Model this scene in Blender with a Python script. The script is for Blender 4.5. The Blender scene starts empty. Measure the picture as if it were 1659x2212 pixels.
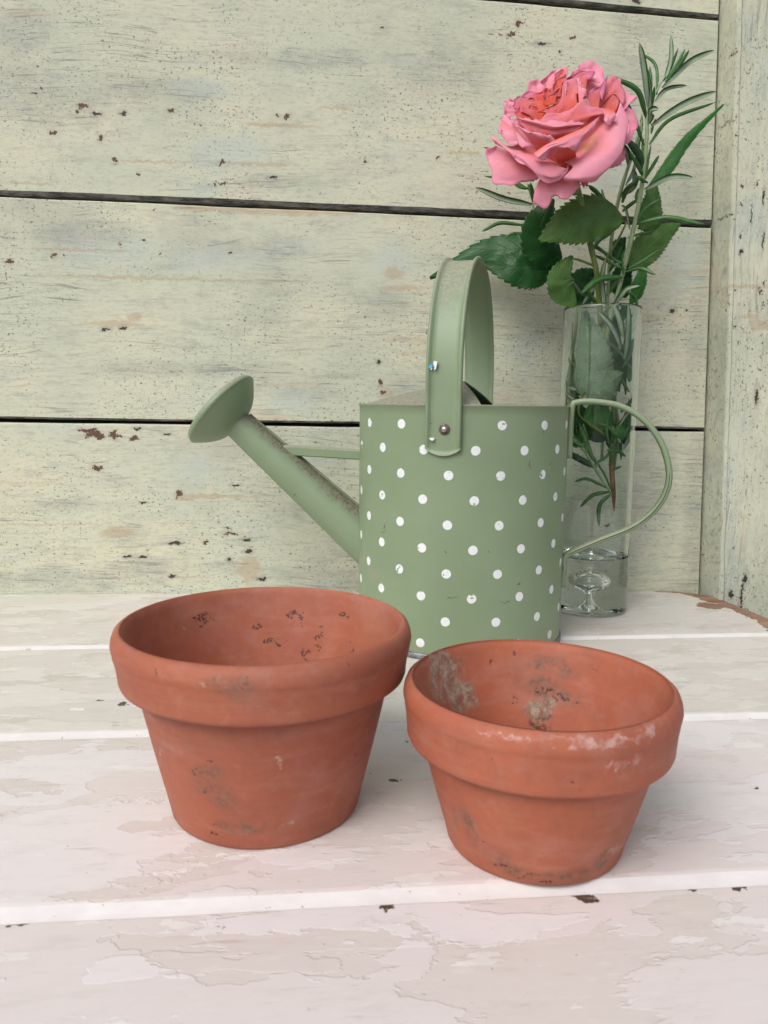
import bpy, bmesh, math, random
from mathutils import Vector, Matrix, noise
random.seed(7)
R = math.radians
sc = bpy.context.scene
col = sc.collection

# ------------------------------------------------------------------ camera, sky, sun, exposure
W, H, F = 1659.0, 2212.0, 1661.0
CAM_H, HORIZON, ROLL = 0.18, 873.0, 0.0108
pitch = math.atan((H / 2 - HORIZON) / F)
fw = Vector((0, math.cos(pitch), -math.sin(pitch)))
rt = Vector((1, 0, 0)); up = rt.cross(fw)
cr = rt * math.cos(ROLL) + up * math.sin(ROLL)
cu = -rt * math.sin(ROLL) + up * math.cos(ROLL)
O = Vector((0, 0, CAM_H))
cd = bpy.data.cameras.new('camera'); co = bpy.data.objects.new('camera', cd); col.objects.link(co)
co.matrix_world = Matrix(((cr.x, cu.x, -fw.x, O.x), (cr.y, cu.y, -fw.y, O.y), (cr.z, cu.z, -fw.z, O.z), (0, 0, 0, 1)))
cd.sensor_fit = 'VERTICAL'; cd.sensor_height = 36; cd.sensor_width = 27; cd.lens = F / H * 36
cd.clip_start = 0.01; cd.clip_end = 50
cd.dof.use_dof = True; cd.dof.focus_distance = 0.585; cd.dof.aperture_fstop = 24
sc.camera = co

SUN_EL, SUN_AZ = 46, 216          # azimuth clockwise from +Y: behind the camera, to its left
wd = bpy.data.worlds.new('World'); sc.world = wd; wd.use_nodes = True
nt = wd.node_tree; nt.nodes.clear()
sky = nt.nodes.new('ShaderNodeTexSky'); sky.sky_type = 'NISHITA'; sky.sun_disc = False
sky.sun_elevation = R(SUN_EL); sky.sun_rotation = R(SUN_AZ)
sky.air_density = 1.0; sky.dust_density = 3.0; sky.ozone_density = 1.0
hs = nt.nodes.new('ShaderNodeHueSaturation'); hs.inputs['Saturation'].default_value = 0.28
bg = nt.nodes.new('ShaderNodeBackground'); bg.inputs[1].default_value = 0.118
wo = nt.nodes.new('ShaderNodeOutputWorld')
nt.links.new(sky.outputs[0], hs.inputs['Color']); nt.links.new(hs.outputs[0], bg.inputs[0]); nt.links.new(bg.outputs[0], wo.inputs[0])
sl = bpy.data.lights.new('sun', 'SUN'); sl.energy = 1.5; sl.angle = R(38); sl.color = (1.0, 0.965, 0.92)
so = bpy.data.objects.new('sun', sl); col.objects.link(so)
sd = Vector((math.sin(R(SUN_AZ)) * math.cos(R(SUN_EL)), math.cos(R(SUN_AZ)) * math.cos(R(SUN_EL)), math.sin(R(SUN_EL))))
so.rotation_euler = sd.to_track_quat('Z', 'Y').to_euler()
so.location = sd * 3
sc.view_settings.view_transform = 'Standard'; sc.view_settings.look = 'None'
sc.view_settings.exposure = 0.30; sc.view_settings.gamma = 1
sc.cycles.max_bounces = 12; sc.cycles.diffuse_bounces = 4; sc.cycles.glossy_bounces = 4; sc.cycles.transmission_bounces = 12; sc.cycles.use_adaptive_sampling = True; sc.cycles.adaptive_threshold = 0.02
sc.cycles.sample_clamp_indirect = 6

# ------------------------------------------------------------------ measuring helpers (photo pixel -> point of the place)
def ray(x, y): return fw + cr * ((x - W / 2) / F) - cu * ((y - H / 2) / F)
def at(x, y, Y):
    d = ray(x, y); return O + d * (Y / d.y)
def ground(x, y, z=0.0):
    d = ray(x, y); return O + d * ((z - O.z) / d.z)
def at_plane(x, y, p, n):
    d = ray(x, y); return O + d * ((Vector(p) - O).dot(n) / d.dot(n))
def K(x, y, ox, oy, s): return ((ox + x / s) * .73733, (oy + y / s) * .73733)

# ------------------------------------------------------------------ object helpers
def link(name, me, mats=None, parent=None, loc=(0, 0, 0)):
    o = bpy.data.objects.new(name, me); col.objects.link(o); o.location = loc
    if mats and me is not None:
        for m in (mats if isinstance(mats, (list, tuple)) else [mats]): me.materials.append(m)
    if parent: o.parent = parent
    return o
def thing(name, label, cat, loc=(0, 0, 0), rotz=0, group=None):
    o = bpy.data.objects.new(name, None); col.objects.link(o); o.empty_display_size = .02
    o.location = loc; o.rotation_euler = (0, 0, rotz); o['label'] = label; o['category'] = cat
    if group: o['group'] = group
    return o
def mesh(name, vs, fs, smooth=True, uvs=None, mi=None):
    me = bpy.data.meshes.new(name); me.from_pydata([tuple(v) for v in vs], [], fs)
    if uvs:
        ul = me.uv_layers.new(name='UVMap')
        for l in me.loops: ul.data[l.index].uv = uvs[l.vertex_index]
    for i, p in enumerate(me.polygons):
        p.use_smooth = smooth
        if mi: p.material_index = mi[i]
    me.update(); return me
def grid_faces(n, m, off=0, flip=False, closed=False):
    fs = []
    for i in range(n - 1):
        for j in range(m if closed else m - 1):
            a, b = off + i * m + j, off + i * m + (j + 1) % m
            c, d = off + (i + 1) * m + (j + 1) % m, off + (i + 1) * m + j
            fs.append((d, c, b, a) if flip else (a, b, c, d))
    return fs
def lathe(name, prof, seg=96, wob=0, seed=0):
    vs, uvs = [], []
    for i, (r, z) in enumerate(prof):
        for j in range(seg):
            t = 2 * math.pi * j / seg
            k = 1 + wob * noise.noise(Vector((math.cos(t) * 1.3 + seed, math.sin(t) * 1.3, z * 12)))
            vs.append((r * k * math.cos(t), r * k * math.sin(t), z + wob * .02 * noise.noise(Vector((math.cos(t) + 5, math.sin(t), seed)))))
            uvs.append((j / seg, i / len(prof)))
    return mesh(name, vs, grid_faces(len(prof), seg, closed=True), True, uvs)
def cr_spline(pts, n):
    pts = [Vector(p) for p in pts]
    if len(pts) == 2: pts = [pts[0], (pts[0] + pts[1]) / 2, pts[1]]
    P = [2 * pts[0] - pts[1]] + pts + [2 * pts[-1] - pts[-2]]
    out = []; m = len(pts) - 1
    for k in range(n):
        t = k / (n - 1) * m; i = min(int(t), m - 1); f = t - i
        a, b, c, d = P[i:i + 4]
        out.append(0.5 * ((2 * b) + (c - a) * f + (2 * a - 5 * b + 4 * c - d) * f * f + (3 * b - a - 3 * c + d) * f ** 3))
    return out
def tube_data(pts, rad, seg=10, n=None, sx=1.0):
    n = n or max(8, len(pts) * 5)
    C = cr_spline(pts, n); vs = []; prev = None
    for i, c in enumerate(C):
        t = (C[min(i + 1, n - 1)] - C[max(i - 1, 0)]).normalized()
        if prev is None: prev = t.orthogonal().normalized()
        u = (prev - t * prev.dot(t)).normalized(); v = t.cross(u); prev = u
        f = i / (n - 1); r = rad if not isinstance(rad, (list, tuple)) else None
        if r is None:
            q = f * (len(rad) - 1); k = min(int(q), len(rad) - 2); r = rad[k] + (rad[k + 1] - rad[k]) * (q - k)
        for j in range(seg):
            a = 2 * math.pi * j / seg
            vs.append(c + (u * math.cos(a) * sx + v * math.sin(a)) * r)
    fs = grid_faces(n, seg, closed=True)
    fs.append(tuple(range(seg))[::-1]); fs.append(tuple(range((n - 1) * seg, n * seg)))
    return vs, fs
def tube(name, pts, rad, mat, parent=None, seg=10, n=None, origin=None):
    vs, fs = tube_data(pts, rad, seg, n)
    o = Vector(origin) if origin is not None else Vector((0, 0, 0))
    return link(name, mesh(name, [v - o for v in vs], fs), mat, parent)

# ------------------------------------------------------------------ node helpers
class NT:
    def __init__(s, name):
        s.m = bpy.data.materials.new(name); s.m.use_nodes = True; s.t = s.m.node_tree; s.t.nodes.clear()
        s.out = s.n('ShaderNodeOutputMaterial')
    def n(s, ty, **kw):
        x = s.t.nodes.new(ty)
        for k, v in kw.items(): setattr(x, k, v)
        return x
    def set(s, sock, v):
        if isinstance(v, bpy.types.NodeSocket): s.t.links.new(v, sock)
        elif v is not None:
            if isinstance(v, (tuple, list)) and sock.type == 'RGBA' and len(v) == 3: v = (*v, 1)
            sock.default_value = v
    def M(s, op, a, b=None, c=None, clamp=False):
        x = s.n('ShaderNodeMath', operation=op, use_clamp=clamp)
        s.set(x.inputs[0], a); s.set(x.inputs[1], b); s.set(x.inputs[2], c); return x.outputs[0]
    def V(s, op, a, b=None, c=None):
        x = s.n('ShaderNodeVectorMath', operation=op)
        s.set(x.inputs[0], a)
        if b is not None: s.set(x.inputs[1], b)
        if c is not None: s.set(x.inputs[2], c)
        return x.outputs['Value'] if op in ('LENGTH', 'DOT_PRODUCT', 'DISTANCE') else x.outputs[0]
    def obj(s): return s.n('ShaderNodeTexCoord').outputs['Object']
    def uv(s): return s.n('ShaderNodeTexCoord').outputs['UV']
    def sep(s, v):
        x = s.n('ShaderNodeSeparateXYZ'); s.set(x.inputs[0], v); return x.outputs
    def comb(s, a, b, c):
        x = s.n('ShaderNodeCombineXYZ'); s.set(x.inputs[0], a); s.set(x.inputs[1], b); s.set(x.inputs[2], c); return x.outputs[0]
    def noise(s, v, scale, detail=4, rough=.55, dist=0, stretch=None, off=None):
        if stretch: v = s.V('MULTIPLY', v, stretch)
        if off: v = s.V('ADD', v, off)
        x = s.n('ShaderNodeTexNoise'); s.set(x.inputs['Vector'], v)
        x.inputs['Scale'].default_value = scale; x.inputs['Detail'].default_value = detail
        x.inputs['Roughness'].default_value = rough; x.inputs['Distortion'].default_value = dist
        return x.outputs['Fac']
    def voro(s, v, scale, stretch=None, rnd=1, feature='F1', out='Distance'):
        if stretch: v = s.V('MULTIPLY', v, stretch)
        x = s.n('ShaderNodeTexVoronoi', feature=feature); s.set(x.inputs['Vector'], v)
        x.inputs['Scale'].default_value = scale; x.inputs['Randomness'].default_value = rnd
        return x.outputs[out]
    def step(s, v, a, b, lo=0, hi=1):
        x = s.n('ShaderNodeMapRange', interpolation_type='SMOOTHSTEP'); s.set(x.inputs[0], v)
        x.inputs[1].default_value = a; x.inputs[2].default_value = b; x.inputs[3].default_value = lo; x.inputs[4].default_value = hi
        return x.outputs[0]
    def mix(s, f, a, b, mode='MIX'):
        x = s.n('ShaderNodeMix', data_type='RGBA', blend_type=mode, clamp_factor=True)
        s.set(x.inputs[0], f); s.set(x.inputs[6], a); s.set(x.inputs[7], b); return x.outputs[2]
    def ramp(s, f, stops):
        x = s.n('ShaderNodeValToRGB'); s.set(x.inputs[0], f); e = x.color_ramp.elements
        while len(e) < len(stops): e.new(.5)
        for i, (p, c) in enumerate(stops): e[i].position = p; e[i].color = (*c, 1)
        return x.outputs[0]
    def bump(s, h, strength=.3, dist=.001, normal=None):
        x = s.n('ShaderNodeBump'); s.set(x.inputs['Height'], h); x.inputs['Strength'].default_value = strength
        x.inputs['Distance'].default_value = dist
        if normal: s.set(x.inputs['Normal'], normal)
        return x.outputs[0]
    def bsdf(s, color, rough=.5, normal=None, spec=.5, **kw):
        x = s.n('ShaderNodeBsdfPrincipled'); s.set(x.inputs['Base Color'], color); s.set(x.inputs['Roughness'], rough)
        x.inputs['Specular IOR Level'].default_value = spec
        if normal is not None: s.set(x.inputs['Normal'], normal)
        for k, v in kw.items(): s.set(x.inputs[k.replace('_', ' ')], v)
        return x.outputs[0]
    def done(s, sh): s.t.links.new(sh, s.out.inputs[0]); return s.m
    def spots(s, v, lst, rag=.8, scale=300, detail=3, warp=.0):
        """ragged blobs of given centre and radii: returns distance-like value, <1 inside"""
        d = None; v0 = v
        for q in (1, 2) if warp else ():
            x = s.n('ShaderNodeTexNoise'); s.set(x.inputs['Vector'], v0); x.inputs['Scale'].default_value = (170, 520)[q - 1]; x.inputs['Detail'].default_value = 3
            v = s.V('MULTIPLY_ADD', s.V('SUBTRACT', x.outputs['Color'], (.5, .5, .5)), (warp / q, warp / q, warp / q), v)
        for c, r in lst:
            inv = tuple(1 / max(q, 1e-5) for q in r)
            x = s.V('MULTIPLY_ADD', v, inv, tuple(-a * b for a, b in zip(c, inv)))
            l = s.V('LENGTH', x); d = l if d is None else s.M('MINIMUM', d, l)
        nz = s.noise(v0, scale, detail, .6)
        return s.M('MULTIPLY_ADD', s.M('SUBTRACT', nz, .5), rag * 2, d)

# ------------------------------------------------------------------ back wall of painted boards
WA = math.atan2(.0423, .6203); W0 = Vector((-.0567, .7208, 0))
wu = Vector((math.cos(WA), math.sin(WA), 0)); wn = Vector((math.sin(WA), -math.cos(WA), 0))
def wl(x, y, off=0.0):           # photo pixel -> wall-frame (along, depth, height), off = metres in front of the wall face
    p = at_plane(x, y, W0 + wn * off, wn) - W0
    return (p.dot(wu), -p.dot(wn), p.z)
def wspots(lst, off=0.0):
    out = []
    for x, y, rx, ry in lst:
        c = wl(x, y, off); out.append((c, (rx * .00047, .05, ry * .00047)))
    return out

def wall_material(name, dark, brown, tan, seed, vertical=False, cloud=None, blue=None):
    s = NT(name); P = s.obj()
    st = (1, 1, 1)
    if vertical:                       # grain runs up the post
        q = s.sep(P); G = s.comb(q[2], q[1], q[0])
    else: G = P
    G = s.V('ADD', G, (seed * 3.7, seed, seed * 1.3))
    warp = s.noise(G, 5, 2, .5, stretch=(1, 1, 3))
    Gw = s.V('ADD', G, s.comb(0, 0, s.M('MULTIPLY', warp, .035)))
    big = s.noise(G, 7, 4, .6, stretch=(1, 1, 1.8))
    big2 = s.noise(G, 11, 5, .65, stretch=(1, 1, 2.2), off=(3, 7, 1))
    big3 = s.noise(G, 9, 4, .6, stretch=(1, 1, 1.6), off=(13, 2, 5))
    c = s.mix(s.step(big, .36, .66), (.535, .56, .44), (.61, .605, .455))
    c = s.mix(s.M('MULTIPLY', s.step(big2, .53, .72), .55), c, (.46, .525, .48))
    c = s.mix(s.M('MULTIPLY', s.step(big3, .55, .72), .5), c, (.62, .56, .44))
    # worn paint, close grain lines
    gr = s.noise(Gw, 26, 4, .62, stretch=(.8, 1, 15))
    gr2 = s.noise(Gw, 40, 3, .55, stretch=(.4, 1, 15), off=(5, 0, 2))
    wear = s.noise(G, 9, 4, .6, stretch=(1, 1, 2), off=(1, 4, 9))
    wm = s.step(wear, .44, .64)
    if cloud:
        t = s.spots(P, cloud, 1.6, 26, 6); cm = s.M('MULTIPLY', s.step(t, 1.5, .1), s.step(s.noise(G, 100, 6, .8, stretch=(1, 1, 3.2), off=(4, 4, 1)), .36, .60, .25, 1))
        wm = s.M('MAXIMUM', wm, s.step(t, 1.6, .5))
    line = s.M('MULTIPLY', s.step(gr, .57, .66), s.M('MULTIPLY_ADD', wm, 1.0, .03))
    c = s.mix(s.M('MULTIPLY', line, .70), c, (.24, .255, .225))
    line2 = s.M('MULTIPLY', s.step(gr2, .60, .68), s.M('MULTIPLY_ADD', wm, .85, .02))
    c = s.mix(s.M('MULTIPLY', line2, .72), c, (.18, .18, .155))
    # mottling and fly specks
    mot = s.noise(G, 120, 5, .75, stretch=(1, 1, 3.2))
    c = s.mix(s.step(mot, .48, .66, 0, .40), c, (.33, .33, .27))
    md2 = s.noise(G, 26, 6, .80, stretch=(1, 1, 4.5), off=(31, 2, 7)); c = s.mix(s.step(md2, .50, .66, 0, .40), c, (.30, .32, .28))
    mot2 = s.noise(G, 60, 5, .75, off=(9, 9, 9))
    c = s.mix(s.step(mot2, .52, .74, 0, .22), c, (.70, .69, .50))
    grime = s.noise(G, 5.5, 5, .7, stretch=(1, 1, 1.6), off=(20, 3, 8))
    c = s.mix(s.step(grime, .50, .70, 0, .38), c, (.29, .31, .28))
    sp = s.noise(G, 330, 3, .6, stretch=(1, 1, 1.35))
    spa = s.noise(G, 14, 3, .6, off=(2, 2, 8))
    spk = s.M('MULTIPLY', s.step(sp, .585, .665), s.step(spa, .38, .60))
    c = s.mix(s.M('MULTIPLY', spk, .82), c, (.085, .07, .05))
    sq = s.noise(G, 190, 4, .65, stretch=(1, 1, 1.6), off=(11, 5, 8)); sqa = s.noise(G, 8, 4, .65, off=(2, 22, 8))
    c = s.mix(s.M('MULTIPLY', s.M('MULTIPLY', s.step(sq, .615, .67), s.step(sqa, .43, .58)), .75), c, (.24, .19, .14))
    if cloud:
        c = s.mix(s.M('MULTIPLY', cm, .5), c, (.29, .30, .27))
    if blue:
        t = s.spots(P, blue, 1.4, 20, 6); c = s.mix(s.M('MULTIPLY', s.step(t, 1.5, .1), .5), c, (.46, .53, .49))
    # hairline checks along the grain
    ck = s.noise(Gw, 16, 2, .4, stretch=(.30, 1, 22), off=(3, 9, 9)); cmk = s.M('MULTIPLY', s.step(s.M('ABSOLUTE', s.M('SUBTRACT', ck, .5)), .012, .003), s.step(s.noise(G, 6, 3, .5, off=(7, 7, 2)), .50, .60))
    c = s.mix(s.M('MULTIPLY', cmk, .45), c, (.16, .14, .10))
    # brown ooze streaks
    oz = s.noise(Gw, 12, 3, .5, stretch=(.55, 1, 9), off=(8, 1, 3))
    c = s.mix(s.step(oz, .66, .70, 0, .25), c, (.46, .33, .20))
    h = s.M('MULTIPLY', s.M('MULTIPLY', s.step(gr, .55, .70), wm), -.5)
    if tan:
        t = s.spots(P, tan, .7, 90, 4, .006); tm = s.step(t, 1.1, .6)
        c = s.mix(s.M('MULTIPLY', tm, .45), c, (.42, .29, .17))
    if brown:
        b = s.spots(P, brown, 1.1, 420, 5, .009); bm = s.step(b, .95, .62)
        c = s.mix(s.M('MULTIPLY', s.step(b, 2.0, 1.0), .35), c, (.40, .35, .27))
        c = s.mix(bm, c, s.mix(s.noise(P, 900, 2), (.04, .022, .015), (.20, .105, .065)))
        h = s.M('SUBTRACT', h, s.M('MULTIPLY', bm, 1.4))
    if dark:
        b = s.spots(P, dark, 1.0, 420, 5, .006); dm = s.step(b, 1.0, .70)
        c = s.mix(s.M('MULTIPLY', s.step(b, 2.4, 1.0), .4), c, (.28, .28, .25))
        c = s.mix(dm, c, s.mix(s.noise(P, 900, 2), (.012, .011, .010), (.10, .08, .06)))
        h = s.M('SUBTRACT', h, s.M('MULTIPLY', dm, 1.8))
    h = s.M('ADD', h, s.M('MULTIPLY', mot, .5)); h = s.M('ADD', h, s.M('MULTIPLY', mot2, .5))
    n = s.bump(h, .55, .0007)
    return s.done(s.bsdf(c, s.M('MULTIPLY_ADD', mot, .3, .42), n, .35))

m = NT('raw_dark_wood'); p = m.obj()
a = m.noise(p, 40, 5, .65, stretch=(1, 1, 8))
mat_gap = m.done(m.bsdf(m.mix(m.step(a, .35, .7), (.010, .010, .010), (.085, .08, .075)), .8, m.bump(a, .5, .001)))
m = NT('shaded_board_edge'); p = m.obj()
a = m.noise(p, 60, 5, .7, stretch=(1, 4, 4)); b = m.noise(p, 350, 3, .6)
cc = m.mix(m.step(a, .38, .66), (.045, .045, .04), (.20, .20, .18)); cc = m.mix(m.step(b, .6, .7, 0, .7), cc, (.10, .06, .045))
mat_edge = m.done(m.bsdf(cc, .75, m.bump(a, .5, .001)))  # dark grey for lower board edges: underside shade put into the colour

PE = (wl(1557, 0), wl(1515, 1200))
def post_edge(z): return PE[0][0] + (PE[1][0] - PE[0][0]) * (z - PE[0][2]) / (PE[1][2] - PE[0][2]) - .0017
def board(name, xs, top, bot, mats, parent, y0=0.0, th=.020, ch_t=.0012, ch_b=.0012, seed=0.0, wav=.0006):
    """board whose upper and lower edges run from (x0) to (x1); front face at y0, back at y0+th"""
    n = 90; vs = []; mi = []
    for i in range(n):
        f = i / (n - 1); x = xs[0] + (xs[1] - xs[0]) * f
        zt = top[0] + (top[1] - top[0]) * (x - top[2]) + wav * noise.noise(Vector((x * 9, seed, 1))) + wav * .5 * noise.noise(Vector((x * 60, seed, 3)))
        zb = bot[0] + (bot[1] - bot[0]) * (x - bot[2]) + wav * noise.noise(Vector((x * 9, seed, 5))) + wav * .5 * noise.noise(Vector((x * 60, seed, 7)))
        b = wav * .8 * noise.noise(Vector((x * 5, seed, 9)))
        ring = [(y0 + th, zb), (y0 + ch_b * 1.6, zb), (y0 + ch_b * .45 + b, zb + ch_b * .25), (y0 + b, zb + ch_b),
                (y0 + b, (zt + zb) / 2), (y0 + b, zt - ch_t), (y0 + ch_t * .45 + b, zt - ch_t * .25), (y0 + ch_t * 1.6, zt), (y0 + th, zt)]
        vs += [(x, a, c) for a, c in ring]
    vs = [(x + max(0, (x - xs[1] + .06) / .06) * (post_edge(z) - xs[1]), y, z) for x, y, z in vs]
    m_ = 9; fs = []
    for i in range(n - 1):
        for j in range(m_ - 1):
            fs.append((i * m_ + j, (i + 1) * m_ + j, (i + 1) * m_ + j + 1, i * m_ + j + 1)); mi.append(1 if j in (0, 1, 2) else 0)
    fs.append(tuple(range(m_))); mi.append(0); fs.append(tuple(range((n - 1) * m_, n * m_))[::-1]); mi.append(0)
    me = mesh(name, vs, fs, False, None, mi)
    return link(name, me, mats, parent)

wall = thing('board_wall', 'weathered pale green painted wall of horizontal boards behind the table', 'wall', W0, WA)
xr = wl(1540, 600)[0]                         # where the boards stop at the post
xR = xr - .0015
def line_of(p, q, off=0):
    a, b = wl(*p), wl(*q); return (a[2], a[2] + (b[2] - a[2]) / (b[0] - a[0]), a[0])   # z(x)=z0+(slope)*(x-x0) in board()'s convention
def L(p, q):
    a, b = wl(*p), wl(*q); k = (b[2] - a[2]) / (b[0] - a[0]); return (a[2], a[2] + k, a[0])
g1u = L((1150, -2), (1555, 37)); g1l = L((1030, 0), (1555, 44))
g2u = L((0, 422), (1130, 469)); g2l = L((0, 425), (1130, 474))
g3u = L((0, 904), (1520, 927)); g3l = L((0, 912), (1520, 933))
s1d = wspots([(1170, 95, 12, 3.5), (1100, 76, 3, 2), (1210, 112, 3, 3), (208, 246, 10, 3), (268, 245, 7, 2.5), (590, 384, 8, 2.5), (1455, 30, 3, 3), (1390, 190, 0.1, 0.1), (90, 188, 2, 2), (75, 200, 5, 2)])
s1b = wspots([(180, 229, 11, 6), (168, 238, 4, 4), (368, 239, 9, 5), (250, 348, 5, 5), (480, 352, 7, 5), (597, 250, 5, 4), (619, 252, 7, 5), (462, 398, 5, 4), (480, 396, 6, 3),
              (115, 287, 6, 5), (1120, 52, 5, 8), (1105, 74, 8, 3), (1060, 77, 4, 2), (1080, 75, 4, 2), (1237, 81, 7, 3.5), (1395, 157, 6, 3), (218, 300, 5, 6), (825, 60, 5, 3), (298, 376, 2.5, 2.5), (790, 348, 4, 3), (945, 340, 5, 3), (1345, 480, 5, 4)])
s1t = wspots([(330, 349, 70, 3), (560, 355, 80, 4), (600, 270, 80, 4), (60, 395, 60, 3), (725, 234, 45, 3), (1000, 330, 40, 5)])
s2d = wspots([(228, 711, 8, 3), (267, 709, 7, 3), (1452, 671, 6, 5), (1482, 671, 3, 2.5), (818, 782, 4, 5)])
s2b = wspots([(115, 553, 7, 5), (139, 549, 3, 3), (310, 517, 4, 3), (260, 529, 4, 2.5), (345, 549, 2.5, 3), (822, 827, 5, 8), (826, 848, 5, 5), (20, 565, 9, 3), (500, 548, 4, 3), (330, 452, 3, 2)])
s2t = wspots([(400, 604, 330, 2.2), (250, 597, 200, 2), (860, 622, 50, 5), (290, 685, 18, 9), (250, 700, 60, 8), (180, 540, 120, 3), (850, 590, 20, 14), (835, 850, 18, 12), (600, 455, 200, 10)])
s3d = wspots([(358, 936, 10, 3), (305, 1034, 4, 5), (687, 1038, 12, 3), (370, 1016, 0.1, 0.1), (372, 1247, 14, 3), (305, 1204, 8, 3.5), (370, 1239, 9, 3), (560, 1255, 8, 3), (793, 1195, 8, 3), (797, 1236, 9, 5), (737, 1264, 5, 5), (510, 1330, 4, 4)])
s3d = wspots([(297, 926, 8, 2.5), (362, 939, 9, 2.5), (311, 1086, 8, 2), (372, 1170, 0.1, 0.1), (375, 1174, 16, 3), (308, 1202, 8, 3.5), (372, 1245, 8, 3), (565, 1251, 9, 3), (793, 1190, 0.1, .1), (560, 1170, .1, .1),
              (1095, 1149, .1, .1), (528, 1165, .1, .1), (510, 1048, 9, 2.5), (1315, 1135, 6, 4), (533, 1166, 9, 3), (536, 1191, 8, 4.5), (495, 1209, 5, 4.5), (276, 1201, 8, 3), (382, 1172, 14, 3)])
s3b = wspots([(190, 930, 22, 5), (203, 939, 20, 8), (217, 943, 8, 6), (245, 939, 9, 10), (258, 943, 8, 4), (290, 946, 11, 5), (211, 1011, 11, 6), (387, 1066, 9, 7), (502, 1153, 17, 4), (492, 1140, 5, 3), (318, 1189, 3, 3), (445, 1171, 7, 3), (1282, 1195, 4, 8)])
s3t = wspots([(460, 1072, 90, 5), (110, 1133, 150, 1.5), (400, 1076, 30, 5), (250, 1150, 40, 12), (540, 1230, 30, 30), (1290, 1162, 40, 2)])
bb = (0.0, 0.0, 0.0)
XL = -1.05
cl1 = wspots([(950, 150, 90, 60), (100, 215, 110, 45), (330, 195, 140, 20), (60, 60, 60, 30), (700, 130, 200, 18), (1380, 60, 60, 26), (600, 395, 90, 14), (1340, 250, 60, 120), (1500, 300, 40, 130)])
cl2 = wspots([(560, 545, 130, 22), (850, 665, 45, 26), (650, 850, 70, 22), (180, 505, 130, 18), (1230, 820, 120, 60), (900, 830, 80, 26), (1510, 700, 24, 180), (400, 800, 200, 16), (1020, 640, 60, 30)])
cl3 = wspots([(150, 1090, 110, 12), (260, 1160, 60, 24), (330, 1225, 80, 20), (700, 1240, 120, 16), (100, 1250, 220, 22), (1400, 1100, 60, 150), (1500, 1100, 26, 200), (480, 1225, 60, 20), (640, 1110, 16, 26), (820, 1260, 200, 14)])
bl1 = wspots([(500, 330, 90, 30), (430, 190, 70, 20), (1330, 380, 70, 40)]); bl2 = wspots([(250, 545, 100, 30), (480, 560, 100, 24), (840, 560, 70, 40), (640, 870, 60, 30), (1480, 560, 50, 60)]); bl3 = wspots([(430, 1010, 60, 28), (640, 1000, 60, 24)])
mw = [wall_material('painted_board_0', wspots([(1375, 2, 8, 5)]), None, None, 4.3), wall_material('painted_board_1', s1d, s1b, s1t, 1.0, cloud=cl1, blue=bl1),
      wall_material('painted_board_2', s2d, s2b, s2t, 2.2, cloud=cl2, blue=bl2), wall_material('painted_board_3', s3d, s3b, s3t, 3.1, cloud=cl3, blue=bl3)]
ztop = .72
board('plank', (XL, xR), (ztop, ztop, 0), g1u, [mw[0], mat_edge], wall, seed=.3, ch_b=.0025)
board('plank', (XL, xR), g1l, g2u, [mw[1], mat_edge], wall, seed=1.3, ch_b=.0048, ch_t=.0012, wav=.0009)
board('plank', (XL, xR), g2l, g3u, [mw[2], mat_edge], wall, seed=2.3, ch_b=.002, ch_t=.0012)
board('plank', (XL, xR), g3l, (-.06, -.06, 0), [mw[3], mat_edge], wall, seed=3.3)
def box_mesh(name, x0, x1, y0, y1, z0, z1):
    vs = [(x, y, z) for x in (x0, x1) for y in (y0, y1) for z in (z0, z1)]
    return mesh(name, vs, [(0, 1, 3, 2), (4, 6, 7, 5), (0, 4, 5, 1), (2, 3, 7, 6), (0, 2, 6, 4), (1, 5, 7, 3)], False)
link('backing_board', box_mesh('backing_board', XL, .60, .0215, .03, -.06, ztop), mat_gap, wall)

# corner post
post = thing('corner_post', 'pale green painted upright post at the right end of the board wall', 'post', W0, WA)
pd = .036
pa = (wl(1557, 0)[0], wl(1515, 1200)[0]); za = (wl(1557, 0)[2], wl(1515, 1200)[2])
pb = (wl(1597, 0, pd)[0], wl(1559, 1200, pd)[0]); zb_ = (wl(1597, 0, pd)[2], wl(1559, 1200, pd)[2])
n = 110; vs = []; mi = []
for i in range(n):
    z = -.08 + (.72 + .08) * i / (n - 1)
    xa = pa[0] + (pa[1] - pa[0]) * (z - za[0]) / (za[1] - za[0])
    xb = pb[0] + (pb[1] - pb[0]) * (z - zb_[0]) / (zb_[1] - zb_[0])
    w1 = .0009 * noise.noise(Vector((z * 30, 1, 0))) + .0005 * noise.noise(Vector((z * 120, 4, 0))); w2 = .0007 * noise.noise(Vector((z * 14, 7, 0)))
    ring = [(xa + w2 + .002, .020), (xa + w2 + .0005, .003), (xa + .25 * (xb - xa) + w2 - .0006, -.008), (xb - .0012 + w1, -pd + .0012), (xb + w1 - .0006, -pd - .0006), (xb + .0022 + w1, -pd - .0008), (xb + .0035 + w1, -pd + .0003), (xb + .14, -pd + w2), (xb + .14, .020)]
    vs += [(a, b, z) for a, b in ring]
m_ = 9; fs = []
for i in range(n - 1):
    for j in range(m_ - 1): fs.append((i * m_ + j, i * m_ + j + 1, (i + 1) * m_ + j + 1, (i + 1) * m_ + j))
fs.append(tuple(range(m_))[::-1]); fs.append(tuple(range((n - 1) * m_, n * m_)))
def k2(x, y): return K(x, y, 2000, 300, 2.212)
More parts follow.
